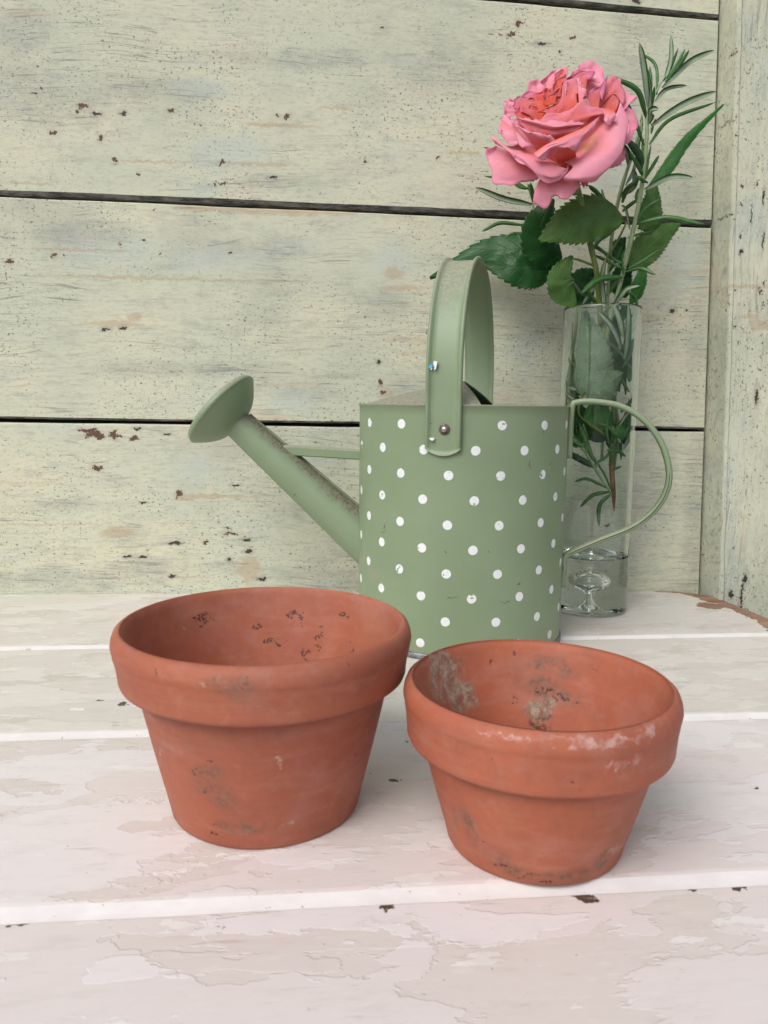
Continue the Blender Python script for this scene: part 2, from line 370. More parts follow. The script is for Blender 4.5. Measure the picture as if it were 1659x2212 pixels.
pdark = [(*k2(x, y), a * .45, b * .45) for x, y, a, b in [(525, 610, 5, 32), (522, 900, 5, 40), (480, 1900, 10, 28), (372, 870, 5, 8), (377, 970, 8, 12), (340, 1215, 5, 4), (335, 762, 6, 3), (362, 1555, 5, 6), (447, 730, 3, 35), (200, 1222, .1, .1), (317, 722, 4, 5), (262, 2035, 4, 14), (352, 215, 6, 3)]]
pdark += [(1580, 1283, 5, 9), (1610, 1250, 5, 12), (1602, 1290, 2.5, 34), (1543, 1245, 4, 9), (1603, 1182, .1, .1), (1586, 1183, 2.5, 3)]
pbrown = [(*k2(x, y), a * .45, b * .45) for x, y, a, b in [(387, 545, 6, 7), (480, 525, 6, 12), (528, 640, 6, 14), (507, 1235, 6, 18), (520, 1305, 4, 12), (530, 1175, 3, 16), (200, 1215, 10, 10), (177, 1258, 6, 14), (338, 1440, 12, 8), (487, 1930, 9, 12), (338, 95, 1.5, 14), (375, 660, 8, 6)]] + [(1583, 80, 3, 7), (1587, 95, 2.5, 8), (1590, 110, 1.5, 4)]
ptan = [(*k2(x, y), a * .45, b * .45) for x, y, a, b in [(430, 1195, 130, 9), (260, 1198, 50, 9), (500, 1440, 70, 26), (420, 1390, 50, 12), (225, 1250, 50, 80), (377, 1040, 5, 60)]]
mpost = wall_material('painted_post', wspots(pdark, pd), wspots(pbrown, pd), wspots(ptan, pd), 5.7, True)
link('upright', mesh('upright', vs, fs, False), mpost, post)

# ------------------------------------------------------------------ table of painted boards
TA = R(5.45)
tu = Vector((math.cos(TA), math.sin(TA), 0)); tv = Vector((-math.sin(TA), math.cos(TA), 0))
T0 = ground(1659 / 2, 1950); T0.z = 0
def tl(x, y):
    p = ground(x, y) - T0; return (p.dot(tu), p.dot(tv), 0)
def tspots(lst):
    out = []
    for x, y, rx, ry in lst:
        p = ground(x, y); d = (p - O).length; c = tl(x, y); sx = d / F
        out.append((c, (max(rx * sx, 1e-4), max(ry * sx * d / .18, 1e-4), .05)))
    return out
table = thing('plank_table', 'white and cream painted plank table with flaking paint under the pots', 'table', T0, TA)

PAL_BACK = ((.60, .57, .52), (.65, .62, .575), (.56, .525, .47), (.71, .69, .64))
PAL_FRONT = ((.67, .62, .605), (.71, .67, .67), (.635, .58, .55), (.75, .72, .70))  # front boards pinker: the pink cast of the light put into their paint
def table_material(name, seed, dark=None, raw=None, pale=None, pal=PAL_BACK, sca=1.0):
    s = NT(name); P = s.obj(); G = s.V('ADD', P, (seed * 1.7, seed * .9, 0))
    # stretched a little along the boards
    k = sca
    n1 = s.noise(G, 6.5 * k, 6, .56, stretch=(1, 2.1, 1), dist=.3)
    n2 = s.noise(G, 10 * k, 6, .58, stretch=(1, 2.2, 1), off=(4, 3, 2), dist=.2)
    n3 = s.noise(G, 22 * k, 6, .62, stretch=(1, 3.2, 1), off=(7, 1, 6))
    tone = s.noise(G, 4, 3, .5, off=(1, 9, 4))
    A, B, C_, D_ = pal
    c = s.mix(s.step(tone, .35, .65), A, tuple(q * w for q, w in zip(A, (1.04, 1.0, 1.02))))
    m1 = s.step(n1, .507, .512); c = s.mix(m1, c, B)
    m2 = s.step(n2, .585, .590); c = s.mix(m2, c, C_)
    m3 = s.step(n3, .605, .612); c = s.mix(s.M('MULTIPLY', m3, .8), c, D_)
    soft = s.noise(G, 34, 6, .72, stretch=(1, 3.5, 1), off=(3, 3, 3))
    c = s.mix(s.step(soft, .48, .72, 0, .26), c, (.44, .40, .35))
    soft2 = s.noise(G, 70, 5, .7, stretch=(1, 4, 1), off=(13, 3, 3))
    c = s.mix(s.step(soft2, .56, .68, 0, .5), c, (.70, .67, .64))
    # lifted flake edges: thin dark broken lines along some boundaries
    br = s.step(s.noise(G, 30, 5, .7, off=(6, 2, 2)), .58, .66)
    e1 = s.M('MULTIPLY', s.step(s.M('ABSOLUTE', s.M('SUBTRACT', n1, .505)), .0040, .0010), br)
    e2 = s.M('MULTIPLY', s.step(s.M('ABSOLUTE', s.M('SUBTRACT', n2, .582)), .0048, .0012), br)
    e3 = s.M('MULTIPLY', s.step(s.M('ABSOLUTE', s.M('SUBTRACT', n3, .60)), .0060, .0015), s.step(br, 1.0, .5)) if False else s.M('MULTIPLY', s.step(s.M('ABSOLUTE', s.M('SUBTRACT', n3, .60)), .0060, .0015), br)
    e = s.M('MAXIMUM', s.M('MAXIMUM', e1, e2), s.M('MULTIPLY', e3, .7))
    c = s.mix(s.M('MULTIPLY', e, .36), c, (.34, .25, .19))
    # scratches and hairline cracks
    rs = s.n('ShaderNodeVectorRotate'); s.set(rs.inputs[0], G); rs.inputs['Angle'].default_value = .5
    rs2 = s.n('ShaderNodeVectorRotate'); s.set(rs2.inputs[0], G); rs2.inputs['Angle'].default_value = -.8
    sc1 = s.noise(rs.outputs[0], 26, 3, .5, stretch=(1, 26, 1)); sc2 = s.noise(rs2.outputs[0], 20, 3, .5, stretch=(1, 26, 1))
    scm = s.step(s.noise(G, 20, 3, .6, off=(8, 8, 1)), .52, .64)
    sm = s.M('MULTIPLY', s.M('MAXIMUM', s.step(sc1, .745, .77), s.step(sc2, .735, .76)), scm)
    c = s.mix(s.M('MULTIPLY', sm, .55), c, (.30, .26, .22))
    grn = s.noise(G, 22, 4, .6, stretch=(1, 14, 1), off=(2, 0, 5))
    c = s.mix(s.M('MULTIPLY', s.step(grn, .66, .69), .35), c, (.32, .27, .23))
    sp = s.noise(G, 260, 3, .6); spa = s.step(s.noise(G, 12, 3, .6, off=(5, 2, 8)), .45, .65)
    spm = s.M('MULTIPLY', s.step(sp, .69, .735), s.M('MULTIPLY_ADD', spa, .85, .10))
    c = s.mix(s.M('MULTIPLY', spm, .8), c, (.13, .095, .075))
    hh = s.M('ADD', s.M('MULTIPLY', m1, .9), s.M('MULTIPLY', m2, -.9)); hh = s.M('ADD', hh, s.M('MULTIPLY', m3, .6))
    hh = s.M('SUBTRACT', hh, s.M('MULTIPLY', sm, .8)); hh = s.M('SUBTRACT', hh, s.M('MULTIPLY', e, .6)); hh = s.M('SUBTRACT', hh, spm)
    if pale:
        t = s.spots(P, pale, .8, 140, 4, .006); tm = s.step(t, 1.03, .97)
        c = s.mix(tm, c, (.76, .73, .67)); hh = s.M('ADD', hh, s.M('MULTIPLY', tm, .8))
    if raw:
        t = s.spots(P, raw, .45, 130, 5, .006); tm = s.step(t, 1.02, .98)
        wg = s.noise(P, 30, 5, .65, stretch=(1, 14, 1))
        c = s.mix(s.step(t, 1.22, 1.16, 0, .85), c, (.60, .57, .50))
        c = s.mix(tm, c, s.ramp(wg, [(.3, (.13, .065, .04)), (.5, (.27, .145, .095)), (.68, (.42, .27, .19))]))
        hh = s.M('SUBTRACT', hh, s.M('MULTIPLY', tm, s.M('MULTIPLY_ADD', wg, 2.0, 1.2)))
    if dark:
        t = s.spots(P, dark, .7, 260, 4, .010); tm = s.step(t, 1.04, .92)
        c = s.mix(tm, c, s.mix(s.noise(P, 500, 2), (.018, .015, .013), (.17, .10, .07)))
        hh = s.M('SUBTRACT', hh, s.M('MULTIPLY', tm, 1.5))
    sf = s.noise(G, 95, 5, .7, stretch=(1, 5, 1), off=(21, 3, 3)); sfa = s.step(s.noise(G, 9, 3, .6, off=(0, 31, 3)), .46, .60)
    c = s.mix(s.M('MULTIPLY', s.M('MULTIPLY', s.step(sf, .58, .64), sfa), .5), c, (.74, .71, .66))
    c = s.mix(s.M('MULTIPLY', s.M('MULTIPLY', s.step(sf, .40, .34), sfa), .4), c, (.36, .31, .27))
    fine = s.noise(G, 90, 3, .6, stretch=(1, 3, 1))
    hh = s.M('ADD', hh, s.M('MULTIPLY', fine, .35))
    n = s.bump(hh, .55, .0004)
    return s.done(s.bsdf(c, s.M('MULTIPLY_ADD', fine, .25, .33), n, .4))
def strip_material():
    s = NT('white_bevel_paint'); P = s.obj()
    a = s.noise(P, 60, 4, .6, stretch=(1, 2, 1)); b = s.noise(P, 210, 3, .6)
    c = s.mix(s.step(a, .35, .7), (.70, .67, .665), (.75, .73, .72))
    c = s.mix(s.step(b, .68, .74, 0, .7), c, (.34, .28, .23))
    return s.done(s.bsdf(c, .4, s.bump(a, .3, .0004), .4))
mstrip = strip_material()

# joint lines in table frame: y of the front (lower) arris of each board
def ty(p, q): return (tl(*p)[1] + tl(*q)[1]) / 2
J1 = ty((184, 1398.6), (1659, 1374)); J2 = ty((184, 1592), (1482, 1554)); J3 = ty((0, 1988), (1659, 1906)); J4 = J3 - .158; J5 = J4 - .158
back_l = tl(0, 1284)
XLT, XRT = -.62, .62
def table_board(y_front, y_back, mat, seed, fx=None, sw=.0085, drop=.0030, outline=None):
    """plank: flat top, painted bevel along the front, then a short vertical edge"""
    n = 120; vs = []; mi = []
    for i in range(n):
        x = XLT + (XRT - XLT) * i / (n - 1)
        yf = y_front + .0004 * noise.noise(Vector((x * 40, seed, 0))) + .0003 * noise.noise(Vector((x * 150, seed, 2)))
        yb = y_back + (fx(x) if fx else 0)
        ys = yf + sw + .0010 * noise.noise(Vector((x * 14, seed, 4))) + .0004 * noise.noise(Vector((x * 90, seed, 4)))
        if yb < ys + .001: yb = ys + .001
        zt = .0002 * noise.noise(Vector((x * 20, seed, 6)))
        cut = .0012 + .0010 * max(0, noise.noise(Vector((x * 45, seed, 8))))
        ring = [(yf, -.016), (yf, -drop - .0009), (yf + .0006, -drop), (ys - .0008, -.0003), (ys + .0010, 0), (ys + (yb - ys) * .5, zt * 0), (yb - cut, 0), (yb - cut * .2, -cut * .4), (yb, -cut * 1.3), (yb, -.016)]
        vs += [(x, a, b) for a, b in ring]
    m_ = 10; fs = []
    for i in range(n - 1):
        for j in range(m_ - 1):
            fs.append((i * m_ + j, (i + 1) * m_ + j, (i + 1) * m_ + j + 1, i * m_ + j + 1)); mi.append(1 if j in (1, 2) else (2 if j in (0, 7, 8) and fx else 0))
    fs.append(tuple(range(m_))); mi.append(0); fs.append(tuple(range((n - 1) * m_, n * m_))[::-1]); mi.append(0)
    return mesh('plank', vs, fs, False, None, mi)
gap = .0011
s = NT('raw_wood'); P = s.obj(); wg = s.noise(P, 30, 5, .65, stretch=(1, 14, 1))
mat_raw = s.done(s.bsdf(s.ramp(wg, [(.3, (.13, .065, .04)), (.5, (.27, .145, .095)), (.7, (.42, .27, .19))]), .7, s.bump(wg, .6, .001)))
# the last board follows the wall, then its corner is broken away in a curve
edge_pts = [tl(1400, 1276), tl(1480, 1279), tl(1540, 1287), tl(1600, 1307), tl(1659, 1334), tl(1740, 1382)]
def back_edge(x):
    s0, s1 = back_l, edge_pts[0]
    if x <= s1[0]: y = s0[1] + (s1[1] - s0[1]) * (x - s0[0]) / (s1[0] - s0[0])
    else:
        y = edge_pts[-1][1] - (x - edge_pts[-1][0]) * .8
        for a, b in zip(edge_pts, edge_pts[1:]):
            if a[0] <= x <= b[0]:
                y = a[1] + (b[1] - a[1]) * (x - a[0]) / (b[0] - a[0]); break
        y += .0012 * noise.noise(Vector((x * 90, 0, 0))) if x > s1[0] else 0
    return y - 0
def sp_(f): return tspots(f)
raw_last = sp_([(1520, 1282, 45, 4), (1575, 1303, 40, 9), (1545, 1311, 26, 7), (1620, 1330, 40, 9), (1480, 1280, 60, 2.5)])
rl = []
for x, y, ax, ay in [(1450, 1279, .020, .0035), (1500, 1281, .020, .004), (1540, 1287, .018, .008), (1575, 1302, .020, .016), (1530, 1312, .012, .010), (1560, 1312, .016, .011), (1605, 1317, .020, .013), (1650, 1336, .018, .012), (1700, 1365, .03, .014)]:
    rl.append((tl(x, y), (ax, ay, .05)))
rl = []
RW = [(1440, .001), (1460, .003), (1500, .006), (1520, .022), (1540, .046), (1560, .056), (1600, .058), (1630, .050), (1659, .030), (1700, .026), (1800, .022)]
for k in range(13):
    xp = 1452 + k * 26
    for (xa_, ra2), (xb_, rb2) in zip(RW, RW[1:]):
        if xa_ <= xp <= xb_: ry_ = ra2 + (rb2 - ra2) * (xp - xa_) / (xb_ - xa_)
    yp = 1279
    for (qa, qb), (qc, qd) in zip([(1400, 1276), (1480, 1279), (1540, 1287), (1600, 1307), (1659, 1334)], [(1480, 1279), (1540, 1287), (1600, 1307), (1659, 1334), (1800, 1420)]):
        if qa <= xp <= qc: yp = qb + (qd - qb) * (xp - qa) / (qc - qa)
    rl.append((tl(xp, yp), (.0165, max(ry_, .004), .05)))
rl.append((tl(1535, 1309), (.012, .012, .05)))
tb = [
    (J1, 0, table_material('flaking_paint_a', 1.1, sca=1.9, dark= tspots([(1500, 1284, .1, .1), (205, 1282, 0.1, 0.1)]), raw=rl, pale=None), 1),
    (J2, J1 - gap, table_material('flaking_paint_b', 2.4, sca=1.6, dark= tspots([(265, 1521, 11, 3), (218, 1512, 5, 1), (1590, 1480, .1, .1), (130, 1490, 2, 1)]), pale=tspots([(165, 1532, 16, 3)])), 2),
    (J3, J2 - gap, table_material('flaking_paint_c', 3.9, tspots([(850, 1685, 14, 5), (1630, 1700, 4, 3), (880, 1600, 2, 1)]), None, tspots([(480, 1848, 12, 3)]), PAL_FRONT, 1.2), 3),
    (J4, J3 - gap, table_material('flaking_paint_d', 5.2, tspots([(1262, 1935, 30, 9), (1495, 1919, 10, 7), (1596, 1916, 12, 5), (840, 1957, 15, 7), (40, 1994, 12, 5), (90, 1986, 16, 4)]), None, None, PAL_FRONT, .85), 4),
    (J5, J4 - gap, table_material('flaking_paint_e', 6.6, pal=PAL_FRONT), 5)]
for yf, yb, mt, sd_ in tb:
    me = table_board(yf, yb, mt, sd_ * 1.37, fx=back_edge if sd_ == 1 else None)
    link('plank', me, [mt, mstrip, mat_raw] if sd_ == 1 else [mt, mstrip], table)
# dark batten below the joints
link('under_rail', box_mesh('under_rail', XLT + .02, .22, J5 + .02, tl(829, 1290)[1] - .02, -.035, -.0165), mat_gap, table)

# ------------------------------------------------------------------ terracotta pots
def terracotta(name, base, seed, dark, lime, brown, deep):
    s = NT(name); P = s.obj(); G = s.V('ADD', P, (seed, seed * 2, seed))
    a = s.noise(G, 22, 5, .6); b = s.noise(G, 48, 5, .7, off=(3, 1, 5)); f = s.noise(G, 400, 4, .7); g = s.noise(G, 14, 4, .6, stretch=(1, 1, 2.5), off=(1, 6, 3))
    c = s.mix(s.step(a, .3, .7), base, tuple(x * k for x, k in zip(base, (1.12, 1.18, 1.1))))
    c = s.mix(s.step(b, .48, .72, 0, .55), c, (.26, .095, .062)); b2 = s.noise(G, 75, 6, .75, off=(13, 1, 5)); c = s.mix(s.step(b2, .50, .72, 0, .35), c, (.46, .20, .145))
    c = s.mix(s.step(g, .54, .72, 0, .40), c, (.44, .215, .17))
    c = s.mix(s.step(f, .3, .75, 0, .22), c, (.22, .075, .05)); b3 = s.noise(G, 30, 6, .7, off=(3, 41, 5)); c = s.mix(s.step(b3, .52, .70, 0, .45), c, (.36, .165, .135)); b4 = s.noise(G, 17, 5, .7, off=(33, 4, 5)); c = s.mix(s.step(b4, .50, .68, 0, .40), c, (.42, .15, .075))
    q = s.sep(P)
    # turning marks round the pot
    ring = s.noise(s.comb(s.M('MULTIPLY', q[0], .15), s.M('MULTIPLY', q[1], .15), q[2]), 220, 3, .6)
    c = s.mix(s.step(ring, .5, .7, 0, .12), c, (.52, .26, .18))
    pt = s.noise(G, 210, 3, .6, off=(7, 7, 7)); pm = s.M('MULTIPLY', s.step(pt, .70, .735), s.step(b, .42, .58))
    c = s.mix(s.M('MULTIPLY', pm, .75), c, (.075, .04, .03))
    lf = s.noise(G, 120, 4, .65, off=(2, 9, 1)); lm = s.M('MULTIPLY', s.step(lf, .68, .73), s.step(a, .5, .62))
    c = s.mix(s.M('MULTIPLY', lm, .35), c, (.58, .46, .40))
    h = s.M('ADD', s.M('MULTIPLY', f, .5), s.M('MULTIPLY', ring, .5)); h = s.M('SUBTRACT', h, pm)
    if brown:
        t = s.spots(P, brown, 1.0, 110, 5); c = s.mix(s.M('MULTIPLY', s.step(t, 1.4, .3, 0, .8), s.step(s.noise(G, 170, 5, .7, off=(2, 2, 2)), .36, .62, .15, 1)), c, s.mix(s.step(f, .4, .6), (.13, .07, .048), (.22, .12, .085)))
    if dark:
        t = s.spots(P, dark, 1.5, 330, 6, .012); tm = s.M('MULTIPLY', s.step(t, 1.05, .7), s.step(s.noise(P, 700, 3, .6), .42, .52)); c = s.mix(s.M('MULTIPLY', tm, .85), c, (.045, .025, .022)); h = s.M('SUBTRACT', h, tm)
    if lime:
        t = s.spots(P, lime, 1.5, 130, 6, .010); lm2 = s.step(t, 1.35, .5); ff = s.noise(G, 200, 6, .75, off=(1, 1, 1), stretch=(1, 1, 1.3))
        c = s.mix(s.M('MULTIPLY', lm2, s.step(ff, .42, .66, .06, .62)), c, deep[0]); h = s.M('ADD', h, s.M('MULTIPLY', lm2, .5))
    if len(deep) > 1:
        t = s.spots(P, deep[1], 1.3, 90, 6); ff = s.noise(G, 260, 6, .75, off=(5, 1, 1)); tm = s.M('MULTIPLY', s.step(t, 1.25, .5), s.step(ff, .36, .5, .45, 1))
        c = s.mix(s.M('MULTIPLY', tm, .85), c, s.ramp(ff, [(.35, (.10, .075, .055)), (.5, (.27, .21, .16)), (.64, (.43, .36, .27))]))
        h = s.M('ADD', h, s.M('MULTIPLY', tm, s.M('MULTIPLY', ff, 2.5)))
    return s.done(s.bsdf(c, .62, s.bump(h, .35, .0005), .38))

def surf_pt(C, r, x, y, front=True):
    """photo pixel -> point on an upright cylinder of radius r about C, in C's frame"""
    d = ray(x, y); ox, oy = O.x - C.x, O.y - C.y
    a = d.x ** 2 + d.y ** 2; b = 2 * (ox * d.x + oy * d.y); c = ox * ox + oy * oy - r * r
    disc = max(b * b - 4 * a * c, 0); t = (-b + (-1 if front else 1) * math.sqrt(disc)) / (2 * a)
    p = O + d * t; return (p.x - C.x, p.y - C.y, p.z)
def pspots(C, lst, front=True):
    return [(surf_pt(C, r, x, y, front), (a * .00021, .004, b * .00021) if front else (a * .00024, .012, b * .00030)) for x, y, r, a, b in lst]
C1 = Vector((-.0525, .3317, 0)); C2 = Vector((.0645, .3034, 0))
def pot_profile(ri, zt, ro, zc, rc, rbody, rb, th):
    P = [(.0001, 0), (rb - .0022, 0), (rb - .0006, .0004), (rb + .0001, .0016)]
    for k in range(1, 9):
        f = k / 8; P.append((rb + (rbody - rb) * f ** .92, .003 + (zc - .0045) * f))
    P += [(rbody + .0001, zc - .0022), (rbody + .0006, zc - .0009), (rbody + .0020, zc - .0002), (rc - .0015, zc + .0001), (rc - .0005, zc + .0007), (rc, zc + .0020), (rc + .0001, zc + .0040)]
    P += [(rc + (ro - .0006 - rc) * .5, zc + (zt - zc) * .42), (ro - .0007, zt - .0108), (ro - .0008, zt - .0096), (ro - .0003, zt - .0084), (ro, zt - .0066), (ro - .0004, zt - .0040), (ro - .0013, zt - .0016), (ro - .0028, zt - .0003), (ro - .0040, zt), (ri + .0012, zt - .0002), (ri + .0002, zt - .0014), (ri - .0004, zt - .004)]
    for k in range(1, 8):
        f = k / 7; P.append((ri - .0006 - (ri - rb + th) * f, zt - .005 - (zt - .005 - th - .002) * f))
    P += [(rb - th - .002, th + .0005), (.009, th), (.0085, .0005)]
    return P[1:]
base_t = (.325, .092, .053)
d1 = pspots(C1, [(635, 1328, .058, 16, 5), (648, 1340, .058, 8, 8), (560, 1352, .057, 10, 5), (690, 1385, .055, 5, 22), (590, 1385, .055, 22, 6), (760, 1400, .055, 6, 12), (440, 1340, .057, 18, 6), (745, 1330, .058, 14, 4), (660, 1410, .053, 6, 20)], False) + \
     pspots(C1, [(437, 1632, .053, 7, 5), (452, 1650, .052, 6, 5), (458, 1800, .044, 6, 6), (468, 1783, .044, 8, 3), (340, 1455, .065, 8, 8), (418, 1672, .051, 8, 7), (433, 1710, .049, 5, 5), (760, 1640, .05, 4, 3)])
b1 = pspots(C1, [(430, 1690, .050, 34, 40), (470, 1720, .048, 34, 34), (450, 1690, .05, 26, 40), (490, 1480, .065, 40, 22), (520, 1500, .064, 24, 16), (520, 1790, .045, 60, 20)])
l1 = pspots(C1, [(440, 1475, .0655, 9, 5), (480, 1480, .0655, 8, 4), (600, 1650, .052, 9, 9), (725, 1555, .058, .1, .1), (630, 1780, .046, 10, 8), (330, 1640, .054, 14, 22), (560, 1520, .063, 8, 3)])
mp1 = terracotta('terracotta_clean', base_t, 1.0, d1, l1, b1, [(.60, .42, .33)])
d2 = pspots(C2, [(1175, 1490, .048, 16, 4), (1110, 1500, .048, 6, 4), (1210, 1505, .047, 22, 6), (1055, 1430, .050, 8, 6), (1160, 1550, .046, 22, 14)], False) + \
     pspots(C2, [(1175, 1908, .037, 6, 4), (1410, 1890, .1, .1, .1), (1445, 1535, .0555, 12, 16), (1080, 1870, .038, 7, 4), (1040, 1820, .040, 8, 4), (1130, 1890, .037, 20, 3)])
b2 = pspots(C2, [(1010, 1800, .042, 30, 60), (1060, 1850, .039, 60, 26), (1120, 1885, .037, 60, 14), (1240, 1890, .037, 70, 16), (975, 1790, .043, 14, 50), (1300, 1850, .038, 40, 30)]) + \
     pspots(C2, [(1170, 1470, .049, 40, 40), (1190, 1440, .05, 60, 20), (1230, 1500, .048, 60, 14)], False)
l2 = pspots(C2, [(1150, 1597, .0545, 44, 6), (1200, 1600, .0545, 50, 7), (1250, 1603, .0548, 50, 7), (1300, 1604, .0548, 46, 7), (1060, 1585, .055, 40, 5), (1120, 1592, .055, 30, 6), (1350, 1600, .055, 42, 8), (1400, 1580, .0555, 36, 8), (1440, 1545, .0555, 20, 12), (1465, 1500, .0555, 8, 26),
                 (1320, 1840, .039, 14, 10), (1345, 1825, .039, 12, 8), (1330, 1650, .055, 20, 8), (1385, 1640, .055, 24, 10), (1250, 1725, .05, 40, 4), (1300, 1720, .05, 30, 3)])
g2 = pspots(C2, [(960, 1480, .049, 46, 26), (955, 1440, .0495, 40, 22), (985, 1500, .049, 34, 30), (940, 1460, .049, 16, 30), (1160, 1525, .046, 24, 16), (1180, 1510, .047, 20, 10)], False)
mp2 = terracotta('terracotta_limed', (.36, .100, .055), 6.0, d2, l2, b2, [(.58, .42, .40), g2])
def make_pot(label, C, prof, mat, seed):
    me = lathe('flower_pot', prof, 160, .010, seed)
    o = link('flower_pot', me, mat); o.location = C
    o['label'] = label; o['category'] = 'flower pot'; o['group'] = 'empty terracotta pots on the table'
    return o
make_pot('larger clean terracotta pot standing on the left of the table', C1, pot_profile(.0600, .0848, .0653, .0610, .0628, .0555, .0422, .006), mp1, 1)
make_pot('smaller terracotta pot with white lime on its rim, on the right', C2, pot_profile(.0510, .0693, .0560, .0446, .0541, .0478, .0360, .0052), mp2, 2)

# ------------------------------------------------------------------ watering can
CC = Vector((.0605, .6012, 0)); CRAD = .0801; CH = .1803
KT = R(15)                                             # the can is turned a little
hd = Vector((math.cos(KT), -math.sin(KT), 0))          # towards the rear handle
kd = Vector((-math.sin(KT), -math.cos(KT), 0))         # towards the front foot of the carrying strap
can = thing('watering_can', 'sage green metal watering can with white polka dots behind the pots', 'watering can', CC)
def sage(name, dots=False, dust=.6, tint=((.26, .235, .18), (.37, .35, .28))):
    s = NT(name); P = s.obj(); geo = s.n('ShaderNodeNewGeometry'); nz = s.sep(geo.outputs['Normal'])[2]
    a = s.noise(P, 18, 4, .6); b = s.noise(P, 420, 3, .7)
    c = s.mix(s.step(a, .35, .7), (.196, .264, .156), (.214, .284, .174))
    h = s.M('MULTIPLY', b, .25)
    sp = s.noise(P, 190, 3, .6, off=(4, 4, 4)); sm = s.step(sp, .735, .76); c = s.mix(s.M('MULTIPLY', sm, .8), c, (.05, .045, .03))
    rough = .44
    if dots:
        q = s.sep(P); th = s.M('ARCTAN2', q[0], s.M('MULTIPLY', q[1], -1.0))
        pit = 2 * math.pi / 28; k_ = s.M('DIVIDE', s.M('SUBTRACT', th, R(.75)), pit); kr = s.M('ROUND', k_)
        du = s.M('MULTIPLY', s.M('SUBTRACT', k_, kr), pit * CRAD)
        par = s.M('MULTIPLY', s.M('PINGPONG', kr, 1.0), .5)
        zz = s.M('ADD', s.M('DIVIDE', s.M('SUBTRACT', q[2], .1494), .0343), par)
        dv = s.M('MULTIPLY', s.M('SUBTRACT', zz, s.M('ROUND', zz)), .0343)
        d = s.M('SQRT', s.M('ADD', s.M('MULTIPLY', du, du), s.M('MULTIPLY', dv, dv)))
        d = s.M('MULTIPLY_ADD', s.M('SUBTRACT', s.noise(P, 260, 3, .6), .5), .0006, d)
        cell = s.n('ShaderNodeTexWhiteNoise', noise_dimensions='2D'); s.set(cell.inputs[0], s.comb(kr, s.M('ROUND', zz), 0))
        wear = s.step(s.M('ADD', s.noise(P, 900, 4, .75), s.M('MULTIPLY', cell.outputs[0], .09)), .665, .69)
        chip = s.step(s.noise(P, 230, 2, .5, off=(3, 1, 1)), .66, .68)
        dm = s.M('MULTIPLY', s.step(d, .0034, .00315), s.M('SUBTRACT', 1, s.M('MAXIMUM', wear, chip)))
        dm = s.M('MULTIPLY', dm, s.step(q[2], .1735, .173))
        c = s.mix(dm, c, (.74, .76, .78)); h = s.M('ADD', h, s.M('MULTIPLY', dm, .4))
        # dried drips and smudges low down
        dr = s.noise(P, 30, 5, .7, off=(1, 2, 3)); c = s.mix(s.step(dr, .60, .75, 0, .35), c, (.28, .27, .19))
        t = s.spots(P, [(surf_pt(CC, CRAD, x, y), (a * .00032, .01, b * .00032)) for x, y, a, b in [(831, 1138, 2.5, 8), (828, 1150, 4, 2), (962, 1192, 2, 2), (1057, 1190, 2, 2), (1120, 1262, 4, 3), (1190, 1000, 1.2, 9), (1176, 930, 1, 8), (1090, 1300, 16, 1), (980, 1290, 14, 1.6), (1145, 1006, 1.2, 12), (782, 965, 3, 6), (1090, 915, 5, 1)]], 1.0, 300, 4, .006)
        c = s.mix(s.step(t, 1.1, .7, 0, .8), c, (.09, .075, .05))
        low = s.step(q[2], .035, .004, 0, .30); c = s.mix(s.M('MULTIPLY', low, s.step(s.noise(P, 40, 4, .6), .4, .6)), c, (.23, .23, .15))
        c = s.mix(s.step(s.M('ADD', q[2], s.M('MULTIPLY', b, .002)), .1803, .1809, 0, .8), c, (.20, .17, .12))
    # dust lies on everything that faces up
    dn = s.noise(P, 90, 5, .7, off=(6, 2, 0)); dm = s.M('MULTIPLY', s.step(s.M('ADD', nz, s.M('MULTIPLY', s.M('SUBTRACT', dn, .5), .8)), .28, .85), dust)
    c = s.mix(dm, c, s.mix(s.step(b, .4, .62), *tint))
    rg = s.M('MULTIPLY_ADD', dm, .35, rough)
    return s.done(s.bsdf(c, rg, s.bump(h, .3, .0003), .45))
mbody = sage('dotted_sage_paint', True); msage = sage('sage_paint'); mspout = sage('sooty_sage_paint', False, 1.0, ((.10, .085, .06), (.22, .19, .14))); mdust = sage('dusty_sage_paint', False, 1.0, ((.215, .215, .16), (.30, .295, .235)))
m = NT('dark_green_inside'); min_ = m.done(m.bsdf((.02, .055, .035), .5))
m = NT('zinc'); p = m.obj(); a = m.noise(p, 120, 4, .7)
mzinc = m.done(m.bsdf(m.mix(m.step(a, .35, .65), (.10, .11, .12), (.26, .27, .28)), .5, m.bump(a, .4, .0004), Metallic=.6))
m = NT('rusted_washer'); p = m.obj(); a = m.noise(p, 500, 4, .7)
mwash = m.done(m.bsdf(m.mix(m.step(a, .42, .6), (.13, .125, .13), (.085, .032, .024)), .55, m.bump(a, .5, .0003), Metallic=.35))
m = NT('bright_rivet'); p = m.obj(); a = m.noise(p, 400, 3, .6)
mriv = m.done(m.bsdf(m.mix(m.step(a, .4, .7), (.60, .58, .58), (.42, .38, .37)), .28, m.bump(a, .2, .0003), Metallic=.8))

prof = [(CRAD - .0004, .0035)]
for k in range(1, 30): prof.append((CRAD, .0035 + (CH - .0055) * k / 30))
prof += [(CRAD + .0001, CH - .0018), (CRAD + .0007, CH - .0012), (CRAD + .0008, CH - .0004), (CRAD + .0002, CH), (CRAD - .0008, CH - .0001), (CRAD - .0012, CH - .002), (CRAD - .0012, .004), (.001, .004)]
link('body', lathe('body', prof, 160), mbody, can)
link('base_rim', lathe('base_rim', [(CRAD - .003, .0002), (CRAD + .0004, .0002), (CRAD + .0009, .0012), (CRAD + .0008, .0036), (CRAD + .0001, .0046), (CRAD - .0009, .0046)], 160), mzinc, can)

